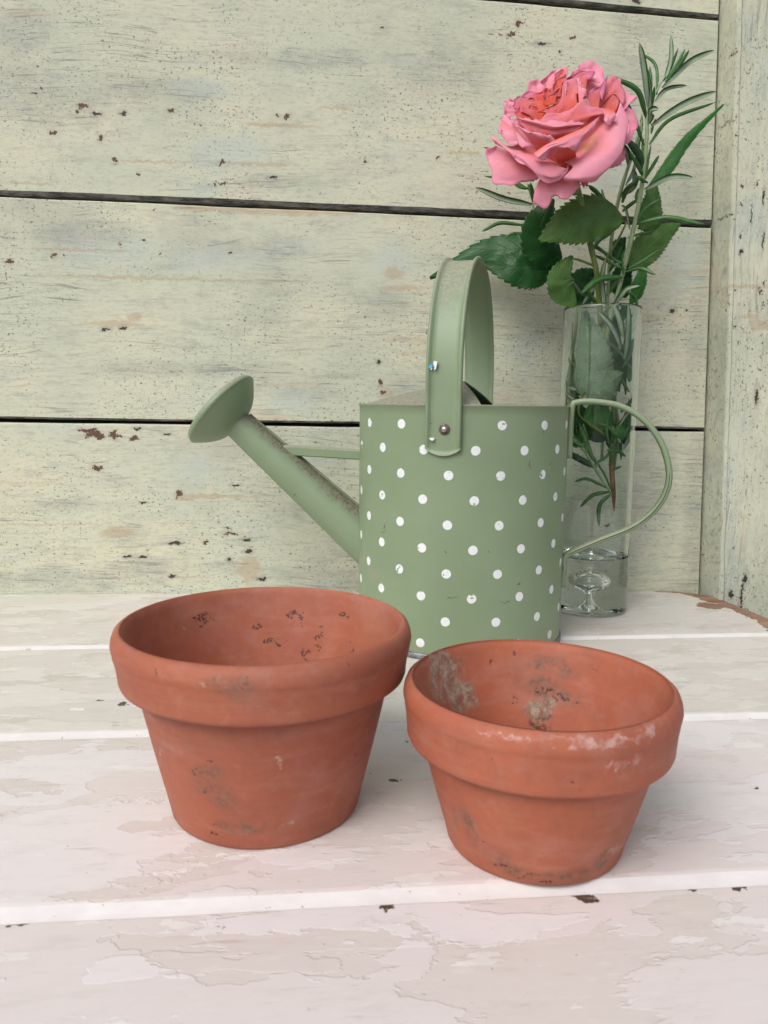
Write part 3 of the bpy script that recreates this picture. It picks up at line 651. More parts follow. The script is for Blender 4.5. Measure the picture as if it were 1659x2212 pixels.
# hood over the left half of the mouth
def rim_at(px, front):
    best = None
    for k in range(3600):
        t = 2 * math.pi * k / 3600; q = CC + Vector((math.cos(t), math.sin(t), 0)) * (CRAD - .0009)
        if (q.y < CC.y) != front: continue
        q.z = CH; d = q - O; x = W / 2 + F * d.dot(cr) / d.dot(fw)
        if best is None or abs(x - px) < best[0]: best = (abs(x - px), t, q)
    return best[1], best[2]
ta, Fp = rim_at(1040, True); tb_, Rp = rim_at(1067, False)
Ap = at(1003, 823, .603); n1, n2 = 41, 11
vs = []
for i in range(n1):
    t = i / (n1 - 1); a0 = ta - 2 * math.pi if ta > math.pi * 1.0 else ta
    ang = ta + (tb_ - ta - (2 * math.pi if tb_ > ta else 0)) * t if False else None
    # go from the front foot clockwise through the left side to the rear foot
    span = (ta - tb_) % (2 * math.pi); ang = ta - span * t
    rp = CC + Vector((math.cos(ang), math.sin(ang), 0)) * (CRAD - .0009); rp.z = CH - .0012
    e = Fp.lerp(Rp, t); off = Ap - (Fp + Rp) / 2
    sh = math.sin(math.pi * t); e = e + Vector((off.x, off.y, 0)) * sh ** 1.2; e.z = CH - .001 + (Ap.z - CH + .001) * sh ** .95
    for j in range(n2):
        f = j / (n2 - 1); q = rp.lerp(e, f)
        q.z += .0012 * math.sin(math.pi * f) * sh
        vs.append(q - CC)
me = mesh('hood', vs, grid_faces(n1, n2))
hood = link('hood', me, [mdust, min_], can)
sm_ = hood.modifiers.new('thickness', 'SOLIDIFY'); sm_.thickness = .0009; sm_.offset = -1; sm_.material_offset = 1

# spout, traced in the vertical plane of the spout
KS = R(4); ks = Vector((-math.sin(KS), -math.cos(KS), 0))
def sp(x, y): return at_plane(x, y, CC, ks) - CC
s0, s1 = sp(516, 919), sp(773, 1153); ax = (s0 - s1).normalized()
inner = s1 - ax * .035
r0 = (sp(538, 897.5) - sp(493, 941)).length / 2; r1 = (sp(773, 1092) - sp(773, 1215)).length / 2 * math.cos(R(42))
def oriented_lathe(prof, origin, axis, seg=72):
    q = axis.to_track_quat('Z', 'Y'); vs = []
    for r, z in prof:
        for j in range(seg):
            t = 2 * math.pi * j / seg; vs.append(origin + q @ Vector((r * math.cos(t), r * math.sin(t), z)))
    return vs, grid_faces(len(prof), seg, closed=True)
Ls = (s0 - s1).length
prof = [(r1 + (r1 - r0) * .035 / Ls, 0)] + [(r1 + (r0 - r1) * k / 10, .035 + Ls * k / 10) for k in range(11)] + [(r0 - .0002, .035 + Ls + .006)]
vs, fs = oriented_lathe(prof, inner, ax); link('spout', mesh('spout', vs, fs), mspout, can)
# seam along the top of the spout
side = ax.cross(ks).normalized(); side = side if side.z > 0 else -side
tube_p = [s1 + side * (r1 - .0002) - ax * .004 + kd * -.004, s0 + side * (r0 - .0002) + kd * -.003]
tube('spout_seam', tube_p, .0011, mspout, can, 8, 12)
# sprinkler head
ra, rb_ = sp(552, 821), sp(415.5, 956.6); hc = (ra + rb_) / 2; hr = (ra - rb_).length / 2 * .95
hax = (hc - s0); hl = hax.dot(ax)
prof = [(r0 + .0002, 0), (r0 + .0012, .0012)]
for k in range(1, 12):
    f = k / 11; prof.append((r0 + .0012 + (hr - r0 - .0012) * f, .0012 + (hl - .0012) * (.12 * f + .88 * f ** 1.8)))
zr = prof[-1][1]
prof += [(hr + .0007, zr + .0004), (hr + .0008, zr + .0022), (hr + .0002, zr + .0036)]
for k in range(1, 9):
    f = k / 8; prof.append((hr * math.cos(f * math.pi / 2) + .0002, zr + .0036 + .0050 * math.sin(f * math.pi / 2)))
vs, fs = oriented_lathe(prof, s0 + ax * .001, (ax + ks * -.05).normalized(), 96); link('sprinkler_head', mesh('sprinkler_head', vs, fs), msage, can)
# brace bar from spout to body
p0, p1 = sp(602, 972), sp(790, 983)
vs = []
for p_ in (p0, p0.lerp(p1, .5), p1):
    for a_, b_ in ((-.0045, -.0036), (.0045, -.0036), (.0052, -.0028), (.0052, .0030), (.0040, .0040), (-.0040, .0040), (-.0052, .0030), (-.0052, -.0028)):
        vs.append(p_ + kd * a_ + Vector((0, 0, b_)))
link('brace', mesh('brace', vs, grid_faces(3, 8, closed=True), False), msage, can)

# carrying strap: an arch from the front rivet over the mouth to the back
ztop_arch = .2866; zs = .196
path = []
zend = .1455
for k in range(12): path.append((CRAD + .0022 - .0006 * 0, zend + (zs - zend) * k / 12, 0))
for k in range(61):
    a = math.pi * k / 60
    ca, sa = math.cos(a), math.sin(a)
    w = (abs(ca) ** .92) * (1 if ca >= 0 else -1) * (CRAD + .0022)
    path.append((w, zs + (ztop_arch - zs) * sa ** .96, 0))
for k in range(1, 13): path.append((-(CRAD + .0022), zs + (zend - zs) * k / 12, 0))
SW = .0250
cross = [(-1.0, -.0010), (-1.0, .0008), (-.97, .0020), (-.90, .0026), (-.82, .0022), (-.74, .0008), (-.66, .0), (-.44, -.0001), (-.22, -.0001), (0, -.0001), (.22, -.0001), (.44, -.0001), (.66, .0), (.74, .0008), (.82, .0022), (.90, .0026), (.97, .0020), (1.0, .0008), (1.0, -.0010), (.9, -.0006), (.76, -.0008), (.66, -.0013), (.44, -.0014), (.22, -.0014), (0, -.0014), (-.22, -.0014), (-.44, -.0014), (-.66, -.0013), (-.76, -.0008), (-.9, -.0006)]
vs = []; n = len(path)
for i, (w, z, _) in enumerate(path):
    w0, z0 = path[max(i - 1, 0)][:2]; w1, z1 = path[min(i + 1, n - 1)][:2]
    tn = Vector((w1 - w0, z1 - z0)).normalized(); nrm = Vector((tn.y, -tn.x))
    flat = min(1, min(i, n - 1 - i) / 3.0)
    for s_, h_ in cross:
        zo = 0
        if i == 0 or i == n - 1: zo = .0048 * s_ * s_
        if i == 1 or i == n - 2: zo = .0024 * s_ * s_
        hh = h_ if h_ < 0 else h_ * (.35 + .65 * flat)
        ww = w + nrm.x * hh; zz_ = z + nrm.y * hh + zo
        # follow the curve of the body at the feet
        lat = s_ * SW / 2
        if z < CH + .01: ww -= math.copysign((CRAD - math.sqrt(CRAD ** 2 - lat ** 2)) * .9, w)
        vs.append(kd * ww + hd * lat + Vector((0, 0, zz_)))
m_ = len(cross); fs = grid_faces(n, m_, closed=True); fs.append(tuple(range(m_))); fs.append(tuple(range((n - 1) * m_, n * m_))[::-1])
strap = link('carrying_strap', mesh('carrying_strap', vs, fs), msage, can)
# rivet
rv = Vector(surf_pt(CC, CRAD + .0022, 960, 927)); q = Vector((rv.x, rv.y, 0)).normalized()
vs, fs = oriented_lathe([(.0001, 0), (.0034, 0), (.0037, .0004), (.0035, .0008), (.0021, .0008), (.0001, .0008)], rv + q * .0001, q, 32)
wsh = link('washer', mesh('washer', vs, fs), mwash, can)
vs, fs = oriented_lathe([(.0021, 0), (.0020, .0006), (.0016, .0012), (.0009, .0016), (.0001, .0017)], rv + q * .0008, q, 32)
riv = link('rivet', mesh('rivet', vs, fs), mriv, wsh)
# torn price-sticker scraps
def scrap(name, pts, c):
    s = NT(name + '_paper'); mt = s.done(s.bsdf(c, .5))
    P = []
    for x, y in pts: P.append(Vector(surf_pt(CC, CRAD + .0045, *K(x, y, 1200, 720, 3.51))))
    n = len(P); cen = sum(P, Vector()) / n; nn = kd * .0003
    vs = [p + nn for p in P] + [p - nn * 4 for p in P]
    fs = [tuple(range(n))[::-1], tuple(range(n, 2 * n))] + [(i, (i + 1) % n, n + (i + 1) % n, n + i) for i in range(n)]
    link(name, mesh(name, vs, fs, False), mt, can)
scrap('sticker_scrap', [(248, 1186), (286, 1188), (270, 1268), (255, 1276), (252, 1262), (259, 1250), (246, 1222)], (.75, .78, .82))
scrap('sticker_scrap', [(197, 1247), (214, 1222), (222, 1218), (237, 1240), (224, 1262), (206, 1262)], (.06, .42, .68))
scrap('sticker_scrap', [(216, 1268), (236, 1255), (222, 1281)], (.70, .76, .80))
scrap('sticker_scrap', [(202, 1975), (252, 1974), (254, 1990), (240, 2003), (222, 2002), (208, 1992)], (.74, .76, .78))

# rear handle: strap bent into a loop
def hp(x, y): return at_plane(x, y, CC, kd) - CC
loop = [(1229, 990), (1231, 930), (1235, 880), (1246, 868), (1290, 867), (1345, 878), (1395, 910), (1430, 958), (1446, 1015), (1440, 1062), (1412, 1105), (1365, 1140), (1300, 1166), (1250, 1187), (1222, 1202), (1219, 1225), (1216, 1268)]
pts = [hp(*p_) for p_ in loop]
C = cr_spline(pts, 110); vs = []
tp = [(-1, .0012), (-1, -.0006), (-.6, -.0016), (0, -.0010), (.6, -.0016), (1, -.0006), (1, .0012), (.6, .0022), (0, .0014), (-.6, .0022)]
for i, c in enumerate(C):
    t = (C[min(i + 1, 109)] - C[max(i - 1, 0)]).normalized(); v = kd; u = t.cross(v).normalized()
    f = i / 109; wdt = .0050 * min(1, .35 + f / .12, .35 + (1 - f) / .12)
    for a_, b_ in tp: vs.append(c + v * a_ * wdt + u * b_ * 1.15)
fs = grid_faces(110, 10, closed=True); fs.append(tuple(range(10))[::-1]); fs.append(tuple(range(1090, 1100)))
link('rear_handle', mesh('rear_handle', vs, fs), msage, can)

sd_ = [C[i] + kd * .0046 + (C[i + 1] - C[i]).cross(kd).normalized() * .0006 for i in range(46, 104, 3)]
m = NT('dark_seam'); mseam = m.done(m.bsdf((.05, .06, .045), .6))
tube('handle_seam', sd_, [.0002, .0006, .0007, .0006, .0002], mseam, can, 6, 50)
# ------------------------------------------------------------------ glass vase
VC = Vector((.1845, .6730, 0)); VR = .0326; VH = .2635; FL = .0495
vase = thing('bubble_vase', 'tall clear glass vase with a trapped air bubble in its base', 'vase', VC)
m = NT('clear_glass'); g = m.n('ShaderNodeBsdfGlass'); g.inputs['IOR'].default_value = 1.45; g.inputs['Color'].default_value = (.965, .985, .975, 1); g.inputs['Roughness'].default_value = 0
mglass = m.done(g.outputs[0])
ri = VR - .0022
prof = [(.0001, .0012), (.020, .0008), (VR - .003, .0004), (VR - .001, .0012), (VR, .0035)] + [(VR, .0035 + (VH - .006) * k / 12) for k in range(1, 13)]
prof += [(VR - .0003, VH - .0006), (VR - .0011, VH), (ri + .0003, VH - .0006), (ri, VH - .003)] + [(ri, VH - .003 - (VH - .003 - FL - .004) * k / 8) for k in range(1, 9)]
prof += [(ri - .0002, FL + .0015), (ri - .0010, FL + .0003), (ri - .0030, FL), (.015, FL - .0001), (.0001, FL - .0002)]
gl = link('glass_wall', lathe('glass_wall', prof, 96), mglass, vase)
bub = [(.0001, .0372), (.004, .0369), (.0082, .0350), (.0118, .0315), (.0130, .0278), (.0117, .0236), (.0078, .0205), (.0046, .0188), (.0027, .0170), (.0020, .0150), (.0024, .0122), (.0044, .0088), (.0080, .0058), (.0125, .0040), (.0135, .0034), (.0001, .0030)]
bub = cr_spline([(a, 0, b) for a, b in bub], 60); bub = [(max(p.x, .0001), p.z) for p in bub]
bm_ = lathe('air_bubble', bub, 64)
link('air_bubble', bm_, mglass, vase)

# ------------------------------------------------------------------ plants
def leaf_material(name, top, under, vein, rough=.38, dusty=0, blemish=0):
    s = NT(name); u = s.uv(); q = s.sep(u)
    x = s.M('ABSOLUTE', s.M('MULTIPLY_ADD', q[0], 2, -1)); y = q[1]
    mid = s.step(x, .055, .02)
    ph = s.M('FRACT', s.M('SUBTRACT', s.M('MULTIPLY', y, 7.5), s.M('MULTIPLY', x, 1.5)))
    pv = s.M('ABSOLUTE', s.M('SUBTRACT', ph, .5)); sv = s.M('MULTIPLY', s.step(pv, .06, .015), s.step(x, .95, .5))
    P = s.obj(); nz = s.noise(P, 90, 4, .6); nf = s.noise(P, 600, 3, .6)
    c = s.mix(s.step(nz, .3, .7), tuple(a * .82 for a in top), tuple(a * 1.2 for a in top))
    c = s.mix(s.M('MULTIPLY', sv, .35), c, vein); c = s.mix(s.M('MULTIPLY', mid, .75), c, vein)
    if dusty: c = s.mix(s.step(nf, .5, .7, 0, dusty), c, (.40, .46, .38))
    if blemish:
        t = s.noise(P, 220, 3, .6, off=(3, 1, 1)); c = s.mix(s.step(t, .70, .73, 0, .9), c, (.05, .04, .025))
    geo = s.n('ShaderNodeNewGeometry')
    cu_ = s.mix(s.step(nz, .3, .7), tuple(a * .9 for a in under), tuple(a * 1.1 for a in under)); cu_ = s.mix(s.M('MULTIPLY', s.M('MAXIMUM', mid, s.M('MULTIPLY', sv, .6)), .5), cu_, vein)
    c = s.mix(geo.outputs['Backfacing'], c, cu_)
    rg = s.M('MULTIPLY_ADD', geo.outputs['Backfacing'], .3, rough)
    ven = s.voro(P, 420, feature='DISTANCE_TO_EDGE'); h = s.M('ADD', s.M('MULTIPLY', s.M('MAXIMUM', mid, sv), -1.0), s.M('MULTIPLY', s.step(ven, 0, .25), .25))
    b = s.bsdf(c, rg, s.bump(h, .5, .0005), .25)
    tr = s.n('ShaderNodeBsdfTranslucent'); s.set(tr.inputs[0], s.mix(.5, c, (.10, .22, .03)))
    mx = s.n('ShaderNodeMixShader'); mx.inputs[0].default_value = .14; s.t.links.new(b, mx.inputs[1]); s.t.links.new(tr.outputs[0], mx.inputs[2])
    return s.done(mx.outputs[0])
m_dark = leaf_material('rose_leaf_dark', (.016, .085, .018), (.075, .125, .065), (.035, .10, .035), .34)
m_mid = leaf_material('rose_leaf_mid', (.072, .155, .036), (.09, .16, .075), (.09, .17, .055), .42)
m_green = leaf_material('rose_leaf_fresh', (.030, .145, .022), (.085, .17, .07), (.08, .20, .05), .36)
m_pale = leaf_material('rose_leaf_pale', (.14, .235, .125), (.115, .19, .105), (.17, .26, .13), .5, .35, 1)
def needle_material(name, top, line, under):
    s = NT(name); q = s.sep(s.uv()); x = s.M('ABSOLUTE', s.M('MULTIPLY_ADD', q[0], 2, -1)); geo = s.n('ShaderNodeNewGeometry')
    P = s.obj(); nz = s.noise(P, 160, 3, .6)
    c = s.mix(s.step(nz, .3, .7), tuple(a * .75 for a in top), tuple(a * 1.25 for a in top)); c = s.mix(s.step(x, .16, .04), c, line)
    d = s.mix(s.step(x, .58, .72), s.mix(s.step(nz, .35, .65), under, tuple(a * 1.2 for a in under)), top); d = s.mix(s.step(x, .12, .05, 0, .7), d, tuple(a * 1.6 for a in under))
    c = s.mix(geo.outputs['Backfacing'], c, d)
    return s.done(s.bsdf(c, s.M('MULTIPLY_ADD', geo.outputs['Backfacing'], .35, .4), None, .4))
m_need = needle_material('rosemary_needle', (.035, .120, .024), (.09, .19, .06), (.22, .28, .20))
m_needd = needle_material('rosemary_needle_dark', (.014, .050, .018), (.035, .09, .035), (.15, .20, .14))
def stem_material(name, c1, c2, sc_=60):
    s = NT(name); P = s.obj(); a = s.noise(P, sc_, 4, .6, stretch=(3, 3, 1)); b = s.noise(P, 500, 3, .6)
    c = s.mix(s.step(a, .35, .65), c1, c2); return s.done(s.bsdf(c, .5, s.bump(b, .3, .0003)))
m_stem = stem_material('rosemary_stem', (.19, .26, .12), (.26, .34, .18))
m_rstem = stem_material('rose_stem', (.09, .15, .035), (.17, .22, .05))
m_bark = stem_material('brown_cut_stem', (.13, .055, .025), (.30, .16, .075))

def inside(v, lim):
    # whatever hangs below the mouth of the vase lies curled against the inside of the glass
    if v.z > .2625: return v
    d = Vector((v.x - VC.x, v.y - VC.y, 0)); L_ = d.length; k = min(1, (.2625 - v.z) / .012)
    if L_ > lim:
        t = lim + (L_ - lim) * (1 - k); return Vector((VC.x + d.x / L_ * t, VC.y + d.y / L_ * t, v.z))
    return v
def frame_pts(path, n):
    C = cr_spline(path, n); T = [(C[min(i + 1, n - 1)] - C[max(i - 1, 0)]).normalized() for i in range(n)]
    return C, T
def leaf(parent, org, path, hw, mat, face=(0, -1, .25), cup=.25, serr=True, teeth=13, ripple=.05, seed=0, fold=0.0, asym=1.0):
    """rose leaflet: midrib path, half width, side that faces the viewer"""
    lim = .0290 - random.uniform(0, .0035)
    n = teeth * 4 + 1; C, T = frame_pts(path, n); cols = [-1, -.94, -.66, -.33, 0, .33, .66, .94, 1]; vs = []; uvs = []
    N0 = Vector(face).normalized(); Lg = sum((C[i + 1] - C[i]).length for i in range(n - 1))
    for i in range(n):
        f = i / (n - 1); side = T[i].cross(N0).normalized(); nn = side.cross(T[i]).normalized()
        w = hw * (math.sin(math.pi * f ** .82) ** .72 if 0 < f < 1 else 0) * (1 - .25 * f ** 4)
        if i == n - 1: w = .00005
        if i == 0: w = .0004
        for k in cols:
            ww = w * abs(k) * (asym if k > 0 else 1)
            adv = 0
            if serr and abs(k) == 1 and 0 < i < n - 1:
                ph = (i % 4) / 4; ww *= 1 + .10 * (1.6 * ph - .5); adv = .5 * ph * Lg / teeth
            h = cup * w * (abs(k) ** 1.6) * -1 + fold * abs(k) * w
            h += ripple * w * math.sin(f * 19 + k * 2 + seed) * abs(k) + .10 * w * math.cos(abs(k) * 3.0 - f * 30)* .25
            h += hw * .18 * noise.noise(Vector((f * 3, k * 1.5, seed * 3.1)))
            vs.append(inside(C[i] + side * math.copysign(ww, k) * (1 if k else 0) + nn * h + T[i] * adv, lim) - org); uvs.append(((k + 1) / 2, f))
    me = mesh('leaf', vs, grid_faces(n, len(cols)), True, uvs)
    o = link('leaf', me, mat, parent); md = o.modifiers.new('thickness', 'SOLIDIFY'); md.thickness = .00018; md.offset = 0; md.use_rim = True
    md.use_rim_only = False
    return o
def needle(parent, org, path, w, mat, face=(0, -1, .2), under=False, name='needle'):
    lim = .0294 - random.uniform(0, .003)
    n = 14; C, T = frame_pts(path, n); cols = [-1, -.82, -.4, 0, .4, .82, 1]; vs = []; uvs = []
    N0 = Vector(face).normalized()
    if under: N0 = -N0
    for i in range(n):
        f = i / (n - 1); side = T[i].cross(N0).normalized(); nn = side.cross(T[i]).normalized()
        ww = w * min(1, .45 + f * 2.2) * (max(1 - ((f - .45) / .55) ** 3.2, .0) ** .6 if f > .45 else 1)
        if i == n - 1: ww = w * .10
        for k in cols:
            h = -.55 * ww * (abs(k) ** 2.2) + (-.12 * ww if k == 0 else 0)
            if abs(k) == 1: h -= .35 * ww
            vs.append(inside(C[i] + side * k * ww * (.93 if abs(k) == 1 else 1) + nn * h, lim) - org); uvs.append(((k + 1) / 2, f))
    return link(name, mesh(name, vs, grid_faces(n, len(cols)), True, uvs), mat, parent)

# K1: first measuring frame of the photo (around the rose); K4: the vase
def k1(x, y, Y): return at(*K(x, y, 1200, 50, 1.58), Y)
def k4(x, y, Y): return at(*K(x, y, 1500, 800, 2.0107), Y)
PX1 = .73733 / 1.58 / F; PX4 = .73733 / 2.0107 / F     # metres per frame pixel at 1 m

def path3(pts, kf=k1):
    return [kf(*p_) for p_ in pts]

# --- rosemary sprig in front (the tall one)
RY = .665
org = at(*K(920, 1420, 1200, 50, 1.58), RY); org.z = .06
rosemary = thing('rosemary_sprig', 'tall rosemary sprig standing to the right of the rose in the vase', 'herb sprig', org, group='rosemary sprigs in the vase')
def stem(parent, org, pts, rad, mat, name='stem'): return tube(name, pts, rad, mat, parent, 10, None, org)
stem(rosemary, org, [k4(600, 1150, .680), k4(625, 900, .680), k4(560, 500, .678), k1(925, 1420, .672), k1(968, 1260, .670), k1(1018, 1060, RY), k1(1062, 860, RY), k1(1085, 700, RY), k1(1098, 560, RY), k1(1105, 430, RY), k1(1150, 330, RY), k1(1185, 270, RY)],
     [.0016, .0017, .0019, .0019, .0018, .0019, .0019, .0018, .0015, .0012, .0008, .0005], m_stem)
ND = [  # base, mid, tip, half width, grey underside up?, depth change at the tip
    ((1104, 420), (1085, 260), (1063, 120), 15, 1, -.012), ((1145, 360), (1140, 220), (1058, 158), 7, 0, .01), ((1178, 300), (1208, 200), (1210, 85), 10, 1, .008),
    ((1186, 300), (1250, 220), (1295, 152), 9, 0, -.01), ((1180, 290), (1215, 220), (1243, 145), 7, 0, .012), ((1185, 285), (1240, 210), (1276, 145), 7, 0, .0),
    ((1170, 330), (1290, 215), (1410, 155), 13, 1, -.006), ((1138, 392), (1190, 338), (1284, 318), 10, 1, .01), ((1118, 505), (1270, 405), (1420, 345), 14, 1, -.01),
    ((1110, 590), (1210, 470), (1418, 393), 9, 0, .012), ((1100, 470), (1060, 335), (942, 275), 13, 0, -.02), ((1086, 595), (1030, 440), (942, 300), 9, 0, -.026),
    ((1106, 480), (1112, 360), (1098, 230), 8, 1, -.006), ((1112, 400), (1120, 300), (1112, 225), 7, 0, .01), ((1105, 495), (1118, 440), (1152, 428), 15, 1, -.01),
    ((1120, 430), (1130, 370), (1135, 320), 7, 0, -.01), ((1085, 722), (1068, 630), (1008, 560), 19, 0, -.008), ((1088, 745), (1062, 690), (1018, 622), 9, 0, -.012),
    ((1095, 745), (1105, 660), (1118, 590), 6, 0, .01), ((1080, 760), (1125, 690), (1155, 640), 8, 0, -.01), ((1088, 800), (1200, 745), (1312, 744), 13, 1, -.008),
    ((1105, 765), (1070, 742), (1042, 735), 10, 0, -.014), ((1062, 950), (1200, 922), (1365, 958), 12, 0, -.015), ((1045, 965), (1090, 890), (1160, 842), 8, 0, -.012),
    ((1018, 985), (1000, 900), (980, 870), 7, 1, -.01), ((985, 1200), (880, 1210), (795, 1278), 15, 0, -.022), ((1000, 1178), (1070, 1160), (1140, 1192), 9, 0, -.015),
    ((1000, 1170), (920, 1130), (850, 1098), 8, 0, .01), ((1005, 1150), (930, 1110), (858, 1050), 8, 0, .012), ((1010, 1165), (1080, 1130), (1155, 1078), 8, 0, -.006),
    ((948, 1330), (1000, 1265), (1066, 1243), 13, 1, -.02), ((905, 1330), (890, 1220), (905, 1120), 9, 1, -.01), ((1010, 1020), (1070, 1000), (1130, 990), 6, 0, .012),
    ((978, 1260), (1040, 1290), (1060, 1360), 8, 0, .012), ((1062, 870), (1050, 830), (1060, 790), 7, 0, .01), ((990, 1190), (985, 1120), (1000, 1070), 6, 0, -.012),
    ((1118, 540), (1128, 500), (1140, 470), 6, 0, .01), ((1090, 650), (1080, 600), (1085, 560), 6, 0, .01)]
def do_needles(lst, parent, org, kf, Y, px):
    for b_, m_2, t_, w, un, dd in lst:
        nm = random.uniform(-.25, .25)
        needle(parent, org, [kf(b_[0], b_[1], Y), kf(m_2[0], m_2[1], Y + dd * .55), kf(t_[0], t_[1], Y + dd)], w * px * Y, m_needd if (not un and w > 18) else m_need, (nm, -1, random.uniform(.05, .4)), bool(un))
do_needles(ND, rosemary, org, k1, RY, PX1)
# --- second sprig, behind the rose, and the low one whose foot shows in the vase
org2 = k4(560, 1250, .690)
ros2 = thing('rosemary_sprig', 'rosemary sprig behind the rose, its green stem rising left of the tall sprig', 'herb sprig', org2, group='rosemary sprigs in the vase')
stem(ros2, org2, [k4(530, 1100, .688), k4(540, 700, .690), k4(560, 300, .690), k1(912, 1400, .688), k1(922, 1200, .688), k1(932, 1050, .688), k1(955, 900, .688), k1(990, 760, .686), k1(1030, 640, .684), k1(1075, 480, .684)], [.0014, .0016, .0017, .0015, .0015, .0016, .0017, .0017, .0013, .0007], m_stem)
ND2 = [((975, 830), (1035, 780), (1035, 700), 14, 1, -.012), ((1010, 690), (1000, 640), (975, 590), 18, 1, -.012), ((985, 860), (1010, 790), (1062, 755), 12, 0, -.01), ((985, 900), (1020, 870), (1062, 840), 9, 0, -.008),
       ((905, 860), (870, 810), (830, 778), 11, 0, -.012), ((908, 855), (895, 820), (890, 795), 6, 0, .008), ((1000, 780), (1040, 700), (1075, 500), 8, 1, .006), ((1020, 640), (1060, 560), (1075, 450), 9, 1, .006),
       ((935, 1000), (880, 1030), (850, 1080), 9, 0, -.01), ((925, 1100), (860, 1060), (820, 1040), 8, 0, -.008), ((925, 1180), (960, 1120), (985, 1060), 9, 0, -.01), ((918, 1240), (850, 1260), (800, 1330), 12, 1, -.012),
       ((915, 1290), (960, 1230), (1000, 1190), 10, 0, .01), ((915, 1340), (860, 1310), (810, 1240), 12, 0, -.02), ((830, 1300), (790, 1270), (760, 1228), 12, 1, -.02), ((930, 940), (900, 900), (893, 860), 7, 0, .0), ((1055, 980), (1100, 960), (1110, 985), 8, 0, .0)]
do_needles(ND2, ros2, org2, k1, .686, PX1)
org3 = k4(400, 1250, .672)
ros3 = thing('rosemary_sprig', 'low rosemary sprig with needles hanging in the vase and poking out left behind the rose', 'herb sprig', org3, group='rosemary sprigs in the vase')
stem(ros3, org3, [k4(588, 1305, .662), k4(500, 1170, .662), k4(430, 1050, .664), k4(350, 930, .668), k4(340, 600, .672), k4(380, 250, .676), k1(700, 1200, .69), k1(590, 960, .70), k1(570, 850, .70), k1(558, 765, .70)], [.0007, .0011, .0013, .0014, .0014, .0014, .0012, .0012, .001, .0006], m_stem)
do_needles([((568, 872), (430, 845), (303, 790), 14, 1, -.006), ((575, 868), (572, 820), (560, 768), 10, 0, -.01), ((572, 862), (556, 810), (545, 770), 7, 1, -.005), ((530, 962), (420, 950), (334, 992), 9, 0, -.004),
            ((532, 1000), (480, 1000), (437, 1022), 7, 0, .0), ((560, 800), (460, 750), (345, 735), 7, 0, .004), ((555, 790), (520, 785), (480, 768), 8, 0, .0), ((540, 700), (400, 620), (342, 600), 6, 0, .004)], ros3, org3, k1, .700, PX1)
ND4 = [((700, 560), (640, 470), (560, 400), 11, 0, .01), ((690, 700), (640, 620), (560, 560), 11, 0, .02), ((640, 820), (700, 760), (745, 700), 12, 0, .006), ((630, 900), (680, 830), (740, 800), 10, 1, .006), ((400, 560), (330, 500), (300, 430), 11, 0, .02), ((350, 900), (310, 850), (290, 790), 12, 0, .006), ((420, 1020), (360, 990), (310, 960), 12, 0, .006), ((600, 760), (560, 700), (540, 600), 10, 0, .024), ((650, 560), (700, 480), (720, 380), 10, 0, .004), ((620, 960), (560, 900), (500, 880), 10, 0, .0), ((480, 1130), (560, 1080), (600, 1010), 10, 0, .004),
       ((640, 445), (585, 330), (508, 235), 20, 1, -.006), ((652, 380), (625, 270), (585, 180), 19, 1, -.004), ((662, 500), (675, 350), (680, 195), 19, 1, -.004), ((400, 690), (340, 678), (288, 668), 13, 1, .01),
       ((500, 1145), (400, 1090), (325, 1050), 21, 0, -.003), ((520, 1140), (430, 1030), (345, 950), 14, 0, .004), ((480, 1100), (435, 980), (400, 890), 16, 0, .006), ((565, 1268), (450, 1212), (370, 1228), 10, 0, -.004),
       ((575, 1287), (480, 1305), (403, 1378), 13, 0, -.004), ((582, 1300), (520, 1370), (515, 1492), 14, 0, -.003), ((590, 1165), (620, 1150), (645, 1138), 8, 0, .004), ((560, 1045), (620, 1045), (672, 1082), 13, 0, .004),
       ((440, 1060), (440, 960), (420, 880), 13, 0, .01), ((650, 1040), (690, 960), (700, 870), 13, 1, .01), ((330, 520), (310, 620), (300, 690), 16, 1, .012), ((395, 770), (340, 720), (300, 700), 14, 0, .01), ((500, 1120), (545, 1180), (590, 1290), 7, 0, .0),
       ((660, 960), (690, 900), (700, 850), 10, 0, 0), ((640, 1000), (600, 930), (590, 870), 11, 1, .01), ((575, 1010), (560, 930), (570, 860), 10, 0, .0)]
do_needles(ND4, ros3, org3, k4, .662, PX4)

# --- rose: stem, leaves, then the flower
rorg = k4(605, 1400, .672)
rose = thing('rose', 'full pink rose with coral heart on a leafy stem in the glass vase', 'rose', rorg)
stem(rose, rorg, [k4(603, 1402, .672), k4(598, 1300, .672), k4(585, 1120, .674)], [.0004, .0021, .0024], m_bark, 'cut_stem_end')
stem(rose, rorg, [k4(585, 1120, .674), k4(600, 900, .676), k4(590, 600, .676), k4(520, 250, .676), k1(885, 1420, .672), k1(868, 1200, .664), k1(838, 1060, .655), k1(805, 900, .645), k1(778, 790, .640), k1(770, 720, .636)], [.0022, .0024, .0024, .0024, .0023, .0023, .0023, .0022, .0022, .0024], m_rstem)
stem(rose, rorg, [k4(430, 700, .650), k4(400, 770, .652), k4(410, 850, .656), k4(560, 960, .670)], [.0007, .0009, .001, .0012], m_rstem, 'leaf_stalk')
stem(rose, rorg, [k1(1005, 950, .655), k1(960, 1040, .662), k1(905, 1130, .668), k1(872, 1240, .668)], [.0008, .0009, .0011, .0012], m_rstem, 'leaf_stalk')
stem(rose, rorg, [k1(650, 1145, .690), k1(700, 1130, .680), k1(765, 1120, .670), k1(850, 1150, .664)], [.0007, .0008, .001, .0011], m_rstem, 'leaf_stalk')
stem(rose, rorg, [k1(760, 1330, .655), k1(740, 1240, .652), k1(748, 1180, .650)], [.0011, .001, .0007], m_rstem, 'leaf_stalk')
